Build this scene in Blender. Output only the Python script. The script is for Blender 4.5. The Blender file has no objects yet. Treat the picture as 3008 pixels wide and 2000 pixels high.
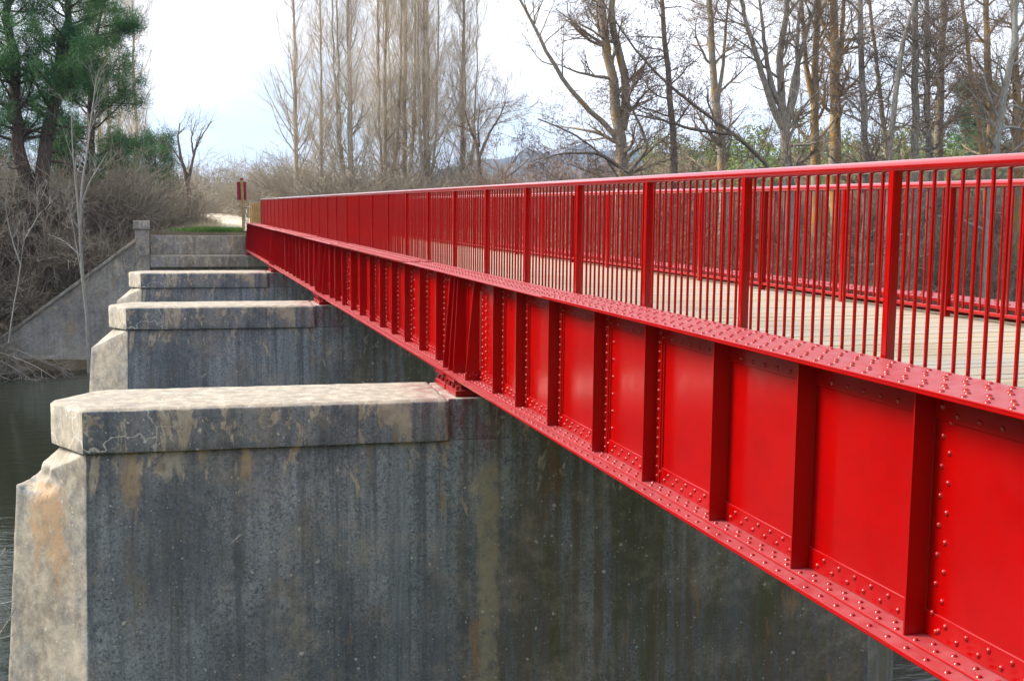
import bpy, bmesh, math, random
import numpy as np
from mathutils import Vector, Matrix

sc = bpy.context.scene
COL = sc.collection
R = math.radians

# ------------------------------------------------------------------ camera
F_PX, PITCH, ROLL, YAW = 3432.84, 0.1131, 0.0100, 0.2842      # focal length in photo pixels, radians
fwd = Vector((math.sin(YAW) * math.cos(PITCH), math.cos(YAW) * math.cos(PITCH), -math.sin(PITCH)))
rt0 = Vector((math.cos(YAW), -math.sin(YAW), 0))
up0 = rt0.cross(fwd)
rt = rt0 * math.cos(ROLL) + up0 * math.sin(ROLL)
up = up0 * math.cos(ROLL) - rt0 * math.sin(ROLL)
cam_d = bpy.data.cameras.new('camera')
cam = bpy.data.objects.new('camera', cam_d)
COL.objects.link(cam)
cam.matrix_world = Matrix(((rt.x, up.x, -fwd.x, 0), (rt.y, up.y, -fwd.y, 0), (rt.z, up.z, -fwd.z, 0), (0, 0, 0, 1)))
cam_d.sensor_fit = 'HORIZONTAL'
cam_d.sensor_width = 36
cam_d.lens = F_PX / 3008 * 36
cam_d.clip_start = 0.05
cam_d.clip_end = 20000
sc.camera = cam

# ------------------------------------------------------------------ sky, sun, exposure
SUN_AZ, SUN_EL = -66.0, 40.0          # degrees clockwise from +Y, elevation
w = bpy.data.worlds.new('World')
sc.world = w
w.use_nodes = True
nt = w.node_tree
nt.nodes.clear()
sky = nt.nodes.new('ShaderNodeTexSky')
sky.sky_type = 'NISHITA'
sky.sun_disc = False
sky.sun_elevation = R(SUN_EL)
sky.sun_rotation = R(SUN_AZ)
sky.altitude = 900
sky.air_density = 1.0
sky.dust_density = 1.5
tc = nt.nodes.new('ShaderNodeTexCoord')
mp = nt.nodes.new('ShaderNodeMapping')
mp.inputs['Scale'].default_value = (1.2, 1.2, 3.2)
cn = nt.nodes.new('ShaderNodeTexNoise')
cn.inputs['Scale'].default_value = 1.6
cn.inputs['Detail'].default_value = 5
cn.inputs['Roughness'].default_value = 0.55
cr = nt.nodes.new('ShaderNodeMapRange')
cr.inputs['From Min'].default_value = 0.36
cr.inputs['From Max'].default_value = 0.56
cr.inputs['To Min'].default_value = 0.16
cr.inputs['To Max'].default_value = 0.97
mx = nt.nodes.new('ShaderNodeMixRGB')
mx.inputs['Color2'].default_value = (9.0, 9.2, 9.7, 1)          # thin high overcast
bg = nt.nodes.new('ShaderNodeBackground')
bg.inputs['Strength'].default_value = 0.10
wo = nt.nodes.new('ShaderNodeOutputWorld')
L = nt.links.new
L(tc.outputs['Generated'], mp.inputs['Vector'])
L(mp.outputs['Vector'], cn.inputs['Vector'])
L(cn.outputs['Fac'], cr.inputs['Value'])
L(cr.outputs['Result'], mx.inputs['Fac'])
L(sky.outputs['Color'], mx.inputs['Color1'])
L(mx.outputs['Color'], bg.inputs['Color'])
L(bg.outputs['Background'], wo.inputs['Surface'])

sd = bpy.data.lights.new('sun', 'SUN')
sd.energy = 4.4
sd.angle = R(24)
sd.color = (1.0, 0.92, 0.81)
sun = bpy.data.objects.new('sun', sd)
COL.objects.link(sun)
to_sun = Vector((math.sin(R(SUN_AZ)) * math.cos(R(SUN_EL)), math.cos(R(SUN_AZ)) * math.cos(R(SUN_EL)), math.sin(R(SUN_EL))))
sun.rotation_euler = to_sun.to_track_quat('Z', 'Y').to_euler()
sun.location = to_sun * 50

sc.view_settings.view_transform = 'Standard'
sc.view_settings.look = 'None'
sc.view_settings.gamma = 1
sc.view_settings.exposure = 1.0
sc.view_settings.use_curve_mapping = False
sc.cycles.use_denoising = True
sc.cycles.denoiser = 'OPENIMAGEDENOISE'
sc.cycles.denoising_prefilter = 'ACCURATE'
sc.cycles.max_bounces = 6
sc.cycles.diffuse_bounces = 3
sc.cycles.glossy_bounces = 3
sc.cycles.transmission_bounces = 2
sc.cycles.volume_bounces = 0
sc.cycles.caustics_reflective = False
sc.cycles.caustics_refractive = False


def at(px, py, Y):
    """place in the world, at distance Y along the bridge, that photo position (px, py) of 2358 x 1568 looks at"""
    x = (px * 1.27566 - 1504) / F_PX
    y = (py * 1.27566 - 1000) / F_PX
    c, s = math.cos(-ROLL), math.sin(-ROLL)
    x, y = x * c - y * s, x * s + y * c
    d = Vector((math.sin(YAW), math.cos(YAW), 0)) * (math.cos(PITCH) - y * math.sin(PITCH)) + rt0 * x + Vector((0, 0, -math.sin(PITCH) - y * math.cos(PITCH)))
    return d * (Y / d.y)


# ------------------------------------------------------------------ small helpers
def tag(o, label=None, cat=None, group=None, kind=None):
    if label: o['label'] = label
    if cat: o['category'] = cat
    if group: o['group'] = group
    if kind: o['kind'] = kind
    return o


def empty(name, loc=(0, 0, 0), rz=0):
    o = bpy.data.objects.new(name, None)
    o.empty_display_size = 0.2
    o.location = loc
    o.rotation_euler = (0, 0, rz)
    COL.objects.link(o)
    return o


def link(name, me, mat=None, parent=None, loc=None, rot=None):
    o = bpy.data.objects.new(name, me)
    COL.objects.link(o)
    if mat is not None and not me.materials:
        me.materials.append(mat)
    if parent is not None:
        o.parent = parent
    if loc is not None: o.location = loc
    if rot is not None: o.rotation_euler = rot
    return o


class MB:
    """collects vertices and faces; build() links them as one mesh object"""
    def __init__(s):
        s.v, s.q, s.t, s.n = [], [], [], 0

    def add(s, v, q=None, t=None):
        v = np.asarray(v, np.float32).reshape(-1, 3)
        s.v.append(v)
        if q is not None and len(q): s.q.append(np.asarray(q, np.int32).reshape(-1, 4) + s.n)
        if t is not None and len(t): s.t.append(np.asarray(t, np.int32).reshape(-1, 3) + s.n)
        s.n += len(v)
        return s

    def box(s, x0, x1, y0, y1, z0, z1):
        v = [(x, y, z) for x in (x0, x1) for y in (y0, y1) for z in (z0, z1)]
        return s.add(v, [(0, 1, 3, 2), (4, 6, 7, 5), (0, 4, 5, 1), (2, 3, 7, 6), (0, 2, 6, 4), (1, 5, 7, 3)])

    def poly_prism(s, pts, z0, z1, pts_top=None):
        n = len(pts)
        pts_top = pts_top or pts
        v = [(x, y, z0) for x, y in pts] + [(x, y, z1) for x, y in pts_top]
        q = [(i, (i + 1) % n, n + (i + 1) % n, n + i) for i in range(n)]
        t = [(0, i + 1, i) for i in range(1, n - 1)] + [(n, n + i, n + i + 1) for i in range(1, n - 1)]
        return s.add(v, q, t)

    def tubes(s, P, Rd, sides=4, cap=False):
        P = np.asarray(P, np.float64)
        Rd = np.asarray(Rd, np.float64)
        M, K, _ = P.shape
        T = np.empty_like(P)
        T[:, 1:-1] = P[:, 2:] - P[:, :-2]
        T[:, 0] = P[:, 1] - P[:, 0]
        T[:, -1] = P[:, -1] - P[:, -2]
        T /= np.linalg.norm(T, axis=2, keepdims=True) + 1e-12
        ref = np.where(np.abs(T[:, :1, 2:3]) > 0.8, np.array([1.0, 0, 0]), np.array([0, 0, 1.0]))
        U = np.cross(T, np.broadcast_to(ref, T.shape))
        U /= np.linalg.norm(U, axis=2, keepdims=True) + 1e-12
        W = np.cross(T, U)
        a = np.arange(sides) * 2 * math.pi / sides
        V = P[:, :, None, :] + Rd[:, :, None, None] * (np.cos(a)[None, None, :, None] * U[:, :, None, :] + np.sin(a)[None, None, :, None] * W[:, :, None, :])
        idx = np.arange(M * K * sides).reshape(M, K, sides)
        nx = np.roll(idx, -1, axis=2)
        q = np.stack([idx[:, :-1], nx[:, :-1], nx[:, 1:], idx[:, 1:]], axis=-1).reshape(-1, 4)
        t = None
        if cap:
            t = []
            for m in range(M):
                for e, sg in ((0, 1), (K - 1, -1)):
                    ring = idx[m, e]
                    for i in range(1, sides - 1):
                        t.append((ring[0], ring[i + 1], ring[i]) if sg > 0 else (ring[0], ring[i], ring[i + 1]))
        return s.add(V.reshape(-1, 3), q, t)

    def tube(s, pts, r, sides=8, cap=True):
        pts = np.array(pts, float)
        r = np.full(len(pts), r) if np.isscalar(r) else np.array(r, float)
        return s.tubes(pts[None], r[None], sides, cap)

    def mesh(s, name, smooth=False):
        me = bpy.data.meshes.new(name)
        v = np.concatenate(s.v) if s.v else np.zeros((0, 3), np.float32)
        q = np.concatenate(s.q) if s.q else np.zeros((0, 4), np.int32)
        t = np.concatenate(s.t) if s.t else np.zeros((0, 3), np.int32)
        me.vertices.add(len(v))
        me.vertices.foreach_set('co', v.ravel())
        me.loops.add(q.size + t.size)
        me.loops.foreach_set('vertex_index', np.concatenate([q.ravel(), t.ravel()]).astype(np.int32))
        me.polygons.add(len(q) + len(t))
        ls = np.concatenate([np.arange(len(q)) * 4, q.size + np.arange(len(t)) * 3]).astype(np.int32)
        me.polygons.foreach_set('loop_start', ls)
        me.polygons.foreach_set('use_smooth', np.full(len(ls), bool(smooth)))
        me.update(calc_edges=True)
        me.validate()
        return me

    def build(s, name, mat=None, parent=None, smooth=False, bevel=0, loc=None):
        me = s.mesh(name, smooth)
        if smooth and len(me.polygons) < 4000: me.set_sharp_from_angle(angle=R(50))
        if bevel:
            bm = bmesh.new()
            bm.from_mesh(me)
            bmesh.ops.recalc_face_normals(bm, faces=bm.faces)
            ed = [e for e in bm.edges if len(e.link_faces) == 2 and e.calc_face_angle(0) > 0.5]
            bmesh.ops.bevel(bm, geom=ed, offset=bevel, segments=1, profile=0.5, affect='EDGES', clamp_overlap=True)
            bm.to_mesh(me)
            bm.free()
        return link(name, me, mat, parent, loc)


def copy_tree(o, parent=None):
    c = o.copy()
    COL.objects.link(c)
    c.parent = parent
    for ch in list(o.children):
        copy_tree(ch, c)
    return c


# ------------------------------------------------------------------ materials
class NT:
    def __init__(s, name):
        s.m = bpy.data.materials.new(name)
        s.m.use_nodes = True
        s.t = s.m.node_tree
        s.b = s.t.nodes['Principled BSDF']
        s.co = None

    def n(s, typ, **kw):
        nd = s.t.nodes.new(typ)
        for k, val in kw.items():
            if k in nd.inputs: nd.inputs[k].default_value = val
            else: setattr(nd, k, val)
        return nd

    def l(s, a, b):
        s.t.links.new(a, b)

    def coords(s, scale=(1, 1, 1), space='Object'):
        if s.co is None: s.co = s.n('ShaderNodeTexCoord')
        m = s.n('ShaderNodeMapping')
        m.inputs['Scale'].default_value = scale
        s.l(s.co.outputs[space], m.inputs['Vector'])
        return m.outputs['Vector']

    def noise(s, scale, detail=4, rough=0.55, vs=(1, 1, 1), dist=0.0, space='Object'):
        nd = s.n('ShaderNodeTexNoise')
        nd.inputs['Scale'].default_value = scale
        nd.inputs['Detail'].default_value = detail
        nd.inputs['Roughness'].default_value = rough
        nd.inputs['Distortion'].default_value = dist
        s.l(s.coords(vs, space), nd.inputs['Vector'])
        return nd.outputs['Fac']

    def rng(s, v, a, b, c=0.0, d=1.0, smooth=True):
        m = s.n('ShaderNodeMapRange')
        if smooth: m.interpolation_type = 'SMOOTHSTEP'
        for k, x in zip(('From Min', 'From Max', 'To Min', 'To Max'), (a, b, c, d)): m.inputs[k].default_value = x
        s.l(v, m.inputs['Value'])
        return m.outputs['Result']

    def math(s, op, a, b=None):
        m = s.n('ShaderNodeMath', operation=op)
        for i, x in enumerate((a, b)):
            if x is None: continue
            if isinstance(x, (int, float)): m.inputs[i].default_value = x
            else: s.l(x, m.inputs[i])
        return m.outputs[0]

    def mix(s, f, a, b, blend='MIX'):
        m = s.n('ShaderNodeMixRGB', blend_type=blend)
        for i, x in ((0, f), (1, a), (2, b)):
            if isinstance(x, (int, float)): m.inputs[i].default_value = x
            elif isinstance(x, tuple): m.inputs[i].default_value = (*x, 1)
            else: s.l(x, m.inputs[i])
        return m.outputs[0]

    def bump(s, h, strength, dist=0.01):
        b = s.n('ShaderNodeBump')
        b.inputs['Strength'].default_value = strength
        b.inputs['Distance'].default_value = dist
        s.l(h, b.inputs['Height'])
        s.l(b.outputs['Normal'], s.b.inputs['Normal'])

    def out(s, col=None, rough=None, spec=None):
        if col is not None:
            if isinstance(col, tuple): s.b.inputs['Base Color'].default_value = (*col, 1)
            else: s.l(col, s.b.inputs['Base Color'])
        if rough is not None:
            if isinstance(rough, (int, float)): s.b.inputs['Roughness'].default_value = rough
            else: s.l(rough, s.b.inputs['Roughness'])
        if spec is not None: s.b.inputs['Specular IOR Level'].default_value = spec
        return s.m


def sep(m, space='Object'):
    x = m.n('ShaderNodeSeparateXYZ')
    m.l(m.coords((1, 1, 1), space), x.inputs[0])
    return x.outputs


def m_paint(name='red_paint', dust=1.0, coat=0.0):
    m = NT(name)
    a = m.noise(2.2, 5, 0.6)
    c = m.mix(m.rng(a, 0.35, 0.7), (0.305, 0.0002, 0.0004), (0.265, 0.0002, 0.0006))
    g = m.n('ShaderNodeNewGeometry')
    nz = m.n('ShaderNodeSeparateXYZ')
    m.l(g.outputs['Normal'], nz.inputs[0])
    dirt = m.math('MULTIPLY', m.rng(nz.outputs['Z'], 0.85, 0.98), m.rng(m.noise(9, 6, 0.65), 0.35, 0.72, 0.20 * dust, 0.46 * dust))
    c = m.mix(dirt, c, (0.36, 0.17, 0.19))
    sp = m.noise(70, 3, 0.6)
    c = m.mix(m.rng(sp, 0.74, 0.80, 0, 0.30), c, (0.2, 0.015, 0.015))
    m.bump(m.noise(35, 3, 0.5), 0.05, 0.004)
    m.b.inputs['Coat Weight'].default_value = coat
    m.b.inputs['Coat Roughness'].default_value = 0.10
    ro = m.math('ADD', m.rng(m.noise(6, 5, 0.6), 0.3, 0.7, 0.16, 0.24), m.rng(nz.outputs['Z'], 0.80, 0.97, 0.0, 0.22 * dust))
    return m.out(c, ro, 0.5)


def m_concrete(name, dark=1.0, overspray=False, runs=()):
    m = NT(name)
    big = m.noise(0.55, 5, 0.62)
    streak = m.noise(1.0, 7, 0.70, (3.0, 3.0, 0.20), 0.5)
    streak2 = m.noise(1.0, 6, 0.65, (9.0, 9.0, 0.30), 0.4)
    fine = m.noise(30, 7, 0.78)
    mid = m.noise(6, 8, 0.72)
    P = sep(m)
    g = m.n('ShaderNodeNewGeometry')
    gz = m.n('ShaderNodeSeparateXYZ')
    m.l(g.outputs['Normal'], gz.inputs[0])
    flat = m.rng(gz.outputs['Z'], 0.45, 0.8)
    left = m.rng(m.math('MULTIPLY', gz.outputs['X'], -1.0), 0.35, 0.7)          # upstream noses: less biofilm, plus the sunlit side's paler tone put into the colour
    base = m.mix(m.rng(mid, 0.3, 0.7), (0.33, 0.285, 0.22), (0.54, 0.485, 0.395))
    base = m.mix(m.rng(m.noise(2.2, 6, 0.7), 0.50, 0.68, 0, 0.55), base, (0.17, 0.14, 0.105))
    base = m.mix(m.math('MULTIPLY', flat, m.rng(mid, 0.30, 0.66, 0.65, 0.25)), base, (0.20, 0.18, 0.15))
    film = m.mix(m.rng(fine, 0.36, 0.62), (0.075, 0.096, 0.122), (0.38, 0.43, 0.475))
    film = m.mix(m.rng(m.noise(13, 8, 0.75), 0.46, 0.62, 0, 0.65), film, (0.37, 0.415, 0.45))
    film = m.mix(m.rng(streak2, 0.40, 0.66, 0, 0.75), film, (0.095, 0.115, 0.135))
    film = m.mix(m.rng(streak, 0.50, 0.66, 0, 0.6), film, (0.33, 0.38, 0.43))
    film = m.mix(m.rng(mid, 0.58, 0.72, 0, 0.55), film, (0.24, 0.235, 0.22))
    film = m.mix(m.rng(m.noise(0.45, 4, 0.6, (1, 1, 0.7)), 0.40, 0.58, 0.62, 0.0), film, (0.055, 0.073, 0.095))
    film = m.mix(m.rng(m.noise(0.7, 5, 0.65, (1.4, 1.4, 0.6)), 0.52, 0.66, 0, 0.6), film, (0.20, 0.175, 0.13))
    under = m.math('MULTIPLY', m.rng(P[0], -0.9, 0.9), m.rng(streak2, 0.42, 0.60, 0, 0.6))
    film = m.mix(m.math('MULTIPLY', m.rng(P[0], 0.3, 0.8), 0.35), film, (0.16, 0.145, 0.115))
    film = m.mix(under, film, (0.15, 0.115, 0.07))
    film = m.mix(m.math('MULTIPLY', m.rng(P[0], -0.5, 1.2), m.rng(m.noise(0.9, 5, 0.65, (2.2, 2.2, 0.35)), 0.50, 0.64, 0, 0.7)), film, (0.10, 0.105, 0.045))
    amt = m.math('ADD', 0.58, m.math('ADD', m.math('MULTIPLY', m.rng(big, 0.32, 0.60), 0.40), m.math('MULTIPLY', m.rng(mid, 0.62, 0.40), 0.18)))
    # crisp patches where the black film has flaked off, mostly near the top
    zone = m.rng(P[2], -2.0, -0.5, 0.0, 0.125)
    fl = m.math('ADD', m.noise(1.0, 7, 0.74, (3.4, 3.4, 1.3), 0.4), zone)
    amt = m.math('MULTIPLY', amt, m.rng(fl, 0.715, 0.665))
    amt = m.math('MULTIPLY', amt, dark)
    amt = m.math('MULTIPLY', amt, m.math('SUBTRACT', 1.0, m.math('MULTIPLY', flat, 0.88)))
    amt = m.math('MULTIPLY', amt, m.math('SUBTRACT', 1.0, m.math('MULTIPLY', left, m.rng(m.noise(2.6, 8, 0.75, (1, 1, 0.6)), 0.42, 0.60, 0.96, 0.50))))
    amt = m.math('MINIMUM', amt, 0.95)
    c = m.mix(amt, base, film)
    # ochre runs
    c = m.mix(m.rng(m.noise(1.0, 5, 0.6, (3.1, 3.1, 0.5)), 0.64, 0.70, 0, 0.6), c, (0.40, 0.24, 0.11))
    c = m.mix(m.rng(fine, 0.40, 0.30, 0, 0.5), c, (0.05, 0.052, 0.052))
    c = m.mix(m.rng(fine, 0.60, 0.72, 0, 0.45), c, (0.50, 0.49, 0.46))
    for xc, ww_, z0_, hh, col_, k_ in runs:
        dx = m.math('DIVIDE', m.math('ABSOLUTE', m.math('SUBTRACT', P[0], xc)), ww_)
        dz = m.math('DIVIDE', m.math('SUBTRACT', z0_, P[2]), hh)
        e_ = m.math('ADD', m.math('MAXIMUM', dx, dz), m.math('MULTIPLY', m.math('SUBTRACT', m.noise(1.0, 8, 0.76, (6, 6, 2.6), 0.6), 0.5), 3.4))
        k2 = m.math('MULTIPLY', m.math('MULTIPLY', m.rng(e_, 1.05, 0.45), m.rng(mid, 0.30, 0.58, 0.35, 1.0)), m.rng(dz, -0.01, 0.03))
        c = m.mix(m.math('MULTIPLY', k2, k_), c, col_)
    # pale round lichens of uneven size
    for sc_, th, k in ((4.5, 0.12, 0.75), (9, 0.15, 0.7), (22, 0.2, 0.65)):
        vo = m.n('ShaderNodeTexVoronoi')
        vo.inputs['Scale'].default_value = sc_
        wv = m.n('ShaderNodeVectorMath', operation='ADD')
        m.l(m.coords(), wv.inputs[0])
        nn = m.n('ShaderNodeTexNoise')
        nn.inputs['Scale'].default_value = 20
        m.l(m.coords(), nn.inputs['Vector'])
        sm = m.n('ShaderNodeVectorMath', operation='SCALE')
        sm.inputs['Scale'].default_value = 0.05
        m.l(nn.outputs['Color'], sm.inputs[0])
        m.l(sm.outputs[0], wv.inputs[1])
        m.l(wv.outputs[0], vo.inputs['Vector'])
        hs = m.n('ShaderNodeSeparateColor')
        m.l(vo.outputs['Color'], hs.inputs[0])
        size = m.math('MULTIPLY', m.rng(hs.outputs[0], 0.60, 1.0, 0.0, 1.0), th)
        spot = m.math('LESS_THAN', vo.outputs['Distance'], size)
        c = m.mix(m.math('MULTIPLY', spot, k), c, (0.60, 0.60, 0.56))
    # hairline cracks lined with lime
    vc = m.n('ShaderNodeTexVoronoi', feature='DISTANCE_TO_EDGE')
    vc.inputs['Scale'].default_value = 1.3
    wv = m.n('ShaderNodeVectorMath', operation='ADD')
    nn = m.n('ShaderNodeTexNoise')
    nn.inputs['Scale'].default_value = 3.2
    nn.inputs['Detail'].default_value = 5
    m.l(m.coords(), nn.inputs['Vector'])
    sm = m.n('ShaderNodeVectorMath', operation='SCALE')
    sm.inputs['Scale'].default_value = 0.55
    m.l(nn.outputs['Color'], sm.inputs[0])
    m.l(m.coords(), wv.inputs[0])
    m.l(sm.outputs[0], wv.inputs[1])
    m.l(wv.outputs[0], vc.inputs['Vector'])
    crk = m.math('MULTIPLY', m.rng(vc.outputs['Distance'], 0.016, 0.003), m.math('MAXIMUM', m.rng(m.noise(0.75, 3, 0.5), 0.66, 0.70), m.math('MULTIPLY', m.rng(P[0], -3.2, -3.9), m.rng(P[2], -0.62, -0.5))))
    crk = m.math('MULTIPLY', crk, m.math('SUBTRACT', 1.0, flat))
    c = m.mix(m.math('MULTIPLY', crk, 0.85), c, (0.66, 0.65, 0.60))
    if overspray:
        ln = m.n('ShaderNodeVectorMath', operation='LENGTH')
        m.l(m.coords((1.0, 0.55, 0.8)), ln.inputs[0])
        ov = m.math('MULTIPLY', m.rng(ln.outputs['Value'], 0.95, 0.25), m.rng(m.noise(3.0, 5, 0.7, (1.6, 1.6, 0.7)), 0.38, 0.66, 0, 0.85))
        c = m.mix(ov, c, (0.22, 0.035, 0.06))
    h = m.math('ADD', m.math('MULTIPLY', fine, 0.6), mid)
    m.bump(h, 0.35, 0.02)
    return m.out(c, 0.9, 0.25)


def m_bark(name, a, b, lichen=None, lich_amt=(0.52, 0.62)):
    m = NT(name)
    n1 = m.noise(1.0, 6, 0.7, (14, 14, 3.0))
    c = m.mix(m.rng(n1, 0.3, 0.7), a, b)
    if lichen:
        l1 = m.noise(1.0, 5, 0.65, (3.0, 3.0, 0.9))
        c = m.mix(m.rng(l1, lich_amt[0], lich_amt[1], 0, 0.9), c, lichen)
    m.bump(n1, 0.6, 0.03)
    return m.out(c, 0.9, 0.2)


def m_var(name, a, b, scale=0.6, rough=0.85, spec=0.2, trans=0.0):
    m = NT(name)
    c = m.mix(m.rng(m.noise(scale, 4, 0.6), 0.32, 0.68), a, b)
    return m.out(c, rough, spec)


M = {}
M['paint'] = m_paint()
M['rail_paint'] = m_paint('handrail_paint', 0.0, 1.0)
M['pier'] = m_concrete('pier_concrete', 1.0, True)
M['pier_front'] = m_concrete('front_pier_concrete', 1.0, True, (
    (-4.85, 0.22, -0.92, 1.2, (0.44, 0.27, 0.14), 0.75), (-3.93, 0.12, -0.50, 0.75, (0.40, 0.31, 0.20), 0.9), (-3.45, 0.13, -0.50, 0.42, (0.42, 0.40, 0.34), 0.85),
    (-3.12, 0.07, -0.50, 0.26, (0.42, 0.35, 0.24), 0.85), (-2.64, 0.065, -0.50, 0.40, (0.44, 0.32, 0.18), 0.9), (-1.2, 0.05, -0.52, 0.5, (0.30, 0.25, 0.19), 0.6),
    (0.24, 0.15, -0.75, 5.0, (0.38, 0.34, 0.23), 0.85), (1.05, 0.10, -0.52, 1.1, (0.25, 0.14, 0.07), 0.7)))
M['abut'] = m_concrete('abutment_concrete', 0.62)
M['bark_grey'] = m_bark('grey_bark', (0.15, 0.13, 0.11), (0.40, 0.37, 0.32))
M['bark_lichen'] = m_bark('lichen_bark', (0.18, 0.155, 0.12), (0.40, 0.36, 0.30), (0.36, 0.215, 0.05), (0.53, 0.63))
M['bark_orange'] = m_bark('orange_lichen_bark', (0.18, 0.15, 0.11), (0.40, 0.34, 0.26), (0.38, 0.215, 0.04), (0.46, 0.58))
M['bark_dark'] = m_bark('dark_bark', (0.075, 0.06, 0.05), (0.24, 0.205, 0.17))
M['bark_poplar'] = m_bark('poplar_bark', (0.26, 0.225, 0.18), (0.46, 0.41, 0.34))
M['bark_pale'] = m_bark('pale_bark', (0.20, 0.20, 0.185), (0.36, 0.36, 0.33), (0.24, 0.16, 0.07), (0.62, 0.72))
M['bark_pine'] = m_bark('pine_bark', (0.045, 0.036, 0.032), (0.12, 0.09, 0.075))
M['twig'] = m_var('twig', (0.20, 0.15, 0.115), (0.36, 0.29, 0.225), 0.5)
M['twig_poplar'] = m_var('poplar_twig', (0.50, 0.425, 0.335), (0.68, 0.60, 0.49), 0.3)
M['twig_dark'] = m_var('alder_twig', (0.095, 0.07, 0.058), (0.20, 0.155, 0.125), 0.5)
M['twig_pale'] = m_var('pale_twig', (0.20, 0.19, 0.17), (0.33, 0.32, 0.29), 0.5)
M['brush_hedge'] = m_var('hedge_twigs', (0.24, 0.21, 0.17), (0.44, 0.39, 0.31), 0.06)
M['brush'] = m_var('brush_twigs', (0.19, 0.165, 0.13), (0.39, 0.345, 0.275), 0.12)
M['brush_red'] = m_var('reddish_brush_twigs', (0.20, 0.135, 0.105), (0.38, 0.285, 0.22), 0.15)
M['needle'] = m_var('pine_needles', (0.042, 0.115, 0.052), (0.11, 0.225, 0.075), 0.8)
M['needle_far'] = m_var('far_pine_needles', (0.08, 0.125, 0.035), (0.17, 0.21, 0.06), 0.08)
M['grass'] = m_var('green_grass', (0.07, 0.17, 0.025), (0.14, 0.24, 0.05), 0.7)
M['dry'] = m_var('dry_grass', (0.30, 0.26, 0.17), (0.45, 0.41, 0.30), 0.7)


def m_plank():
    m = NT('deck_plank')
    oi = m.n('ShaderNodeObjectInfo')
    grain = m.noise(1.0, 6, 0.7, (1.2, 40, 8))
    a = m.mix(m.rng(grain, 0.3, 0.7), (0.33, 0.265, 0.175), (0.44, 0.385, 0.29))
    a = m.mix(m.rng(oi.outputs['Random'], 0.3, 1.0, 0, 0.6, False), a, (0.36, 0.37, 0.36))
    wv = m.n('ShaderNodeTexWave', wave_type='BANDS', bands_direction='Y')
    wv.inputs['Scale'].default_value = 14
    m.l(m.coords(), wv.inputs['Vector'])
    a = m.mix(m.rng(wv.outputs['Fac'], 0.0, 0.45, 0.7, 0.0), a, (0.14, 0.11, 0.075))
    m.bump(wv.outputs['Fac'], 0.5, 0.006)
    return m.out(a, 0.75, 0.3)


M['plank'] = m_plank()
M['joist'] = m_var('joist_wood', (0.12, 0.09, 0.06), (0.2, 0.16, 0.11), 2)


def m_ground():
    m = NT('bank_soil')
    a = m.mix(m.rng(m.noise(0.35, 6, 0.65), 0.35, 0.65), (0.085, 0.068, 0.045), (0.16, 0.13, 0.085))
    a = m.mix(m.rng(m.noise(0.05, 5, 0.6), 0.45, 0.6), a, (0.15, 0.16, 0.06))
    p = sep(m)
    far = m.rng(p[1], 72, 110)
    fld = m.mix(m.rng(m.noise(0.03, 4, 0.6, (1, 0.35, 1)), 0.4, 0.6), (0.42, 0.36, 0.23), (0.30, 0.30, 0.13))
    a = m.mix(far, a, fld)
    m.bump(m.noise(3, 6, 0.7), 0.6, 0.08)
    return m.out(a, 0.95, 0.15)


M['ground'] = m_ground()
M['sand'] = m_var('sandy_path', (0.46, 0.40, 0.31), (0.58, 0.52, 0.42), 1.2, 0.95, 0.1)


def m_water():
    m = NT('river_water')
    n1 = m.noise(1.0, 3, 0.5, (0.9, 2.2, 1))
    n2 = m.noise(5.0, 3, 0.5, (0.8, 1.8, 1))
    h = m.math('ADD', m.math('MULTIPLY', n1, 1.0), m.math('MULTIPLY', n2, 0.25))
    m.bump(h, 0.14, 0.10)
    m.b.inputs['IOR'].default_value = 1.33
    return m.out((0.012, 0.016, 0.010), 0.04, 0.5)


M['water'] = m_water()


def m_hill():
    m = NT('hill_scrub')
    a = m.mix(m.rng(m.noise(0.006, 6, 0.65), 0.4, 0.6), (0.025, 0.040, 0.028), (0.07, 0.07, 0.05))
    return m.out(a, 0.95, 0.1)


M['hill'] = m_hill()
M['log'] = m_bark('fence_log', (0.22, 0.13, 0.05), (0.42, 0.29, 0.13))
M['board_red'] = m_var('sign_red', (0.22, 0.006, 0.02), (0.26, 0.008, 0.025), 3, 0.5, 0.4)
M['rubber'] = m_var('rubber', (0.015, 0.015, 0.015), (0.03, 0.03, 0.03), 5, 0.7, 0.3)
M['steel'] = NT('bare_steel').out((0.55, 0.56, 0.58), 0.3, 0.5)
M['steel'].node_tree.nodes['Principled BSDF'].inputs['Metallic'].default_value = 0.9
M['bike_blue'] = m_var('bike_paint', (0.05, 0.08, 0.22), (0.08, 0.10, 0.26), 4, 0.3, 0.5)
M['white'] = m_var('white_paint', (0.75, 0.74, 0.70), (0.82, 0.81, 0.78), 4, 0.6, 0.3)

rng = np.random.default_rng(7)
random.seed(7)

# ================================================================== SETTING
WATER = -7.2


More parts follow.
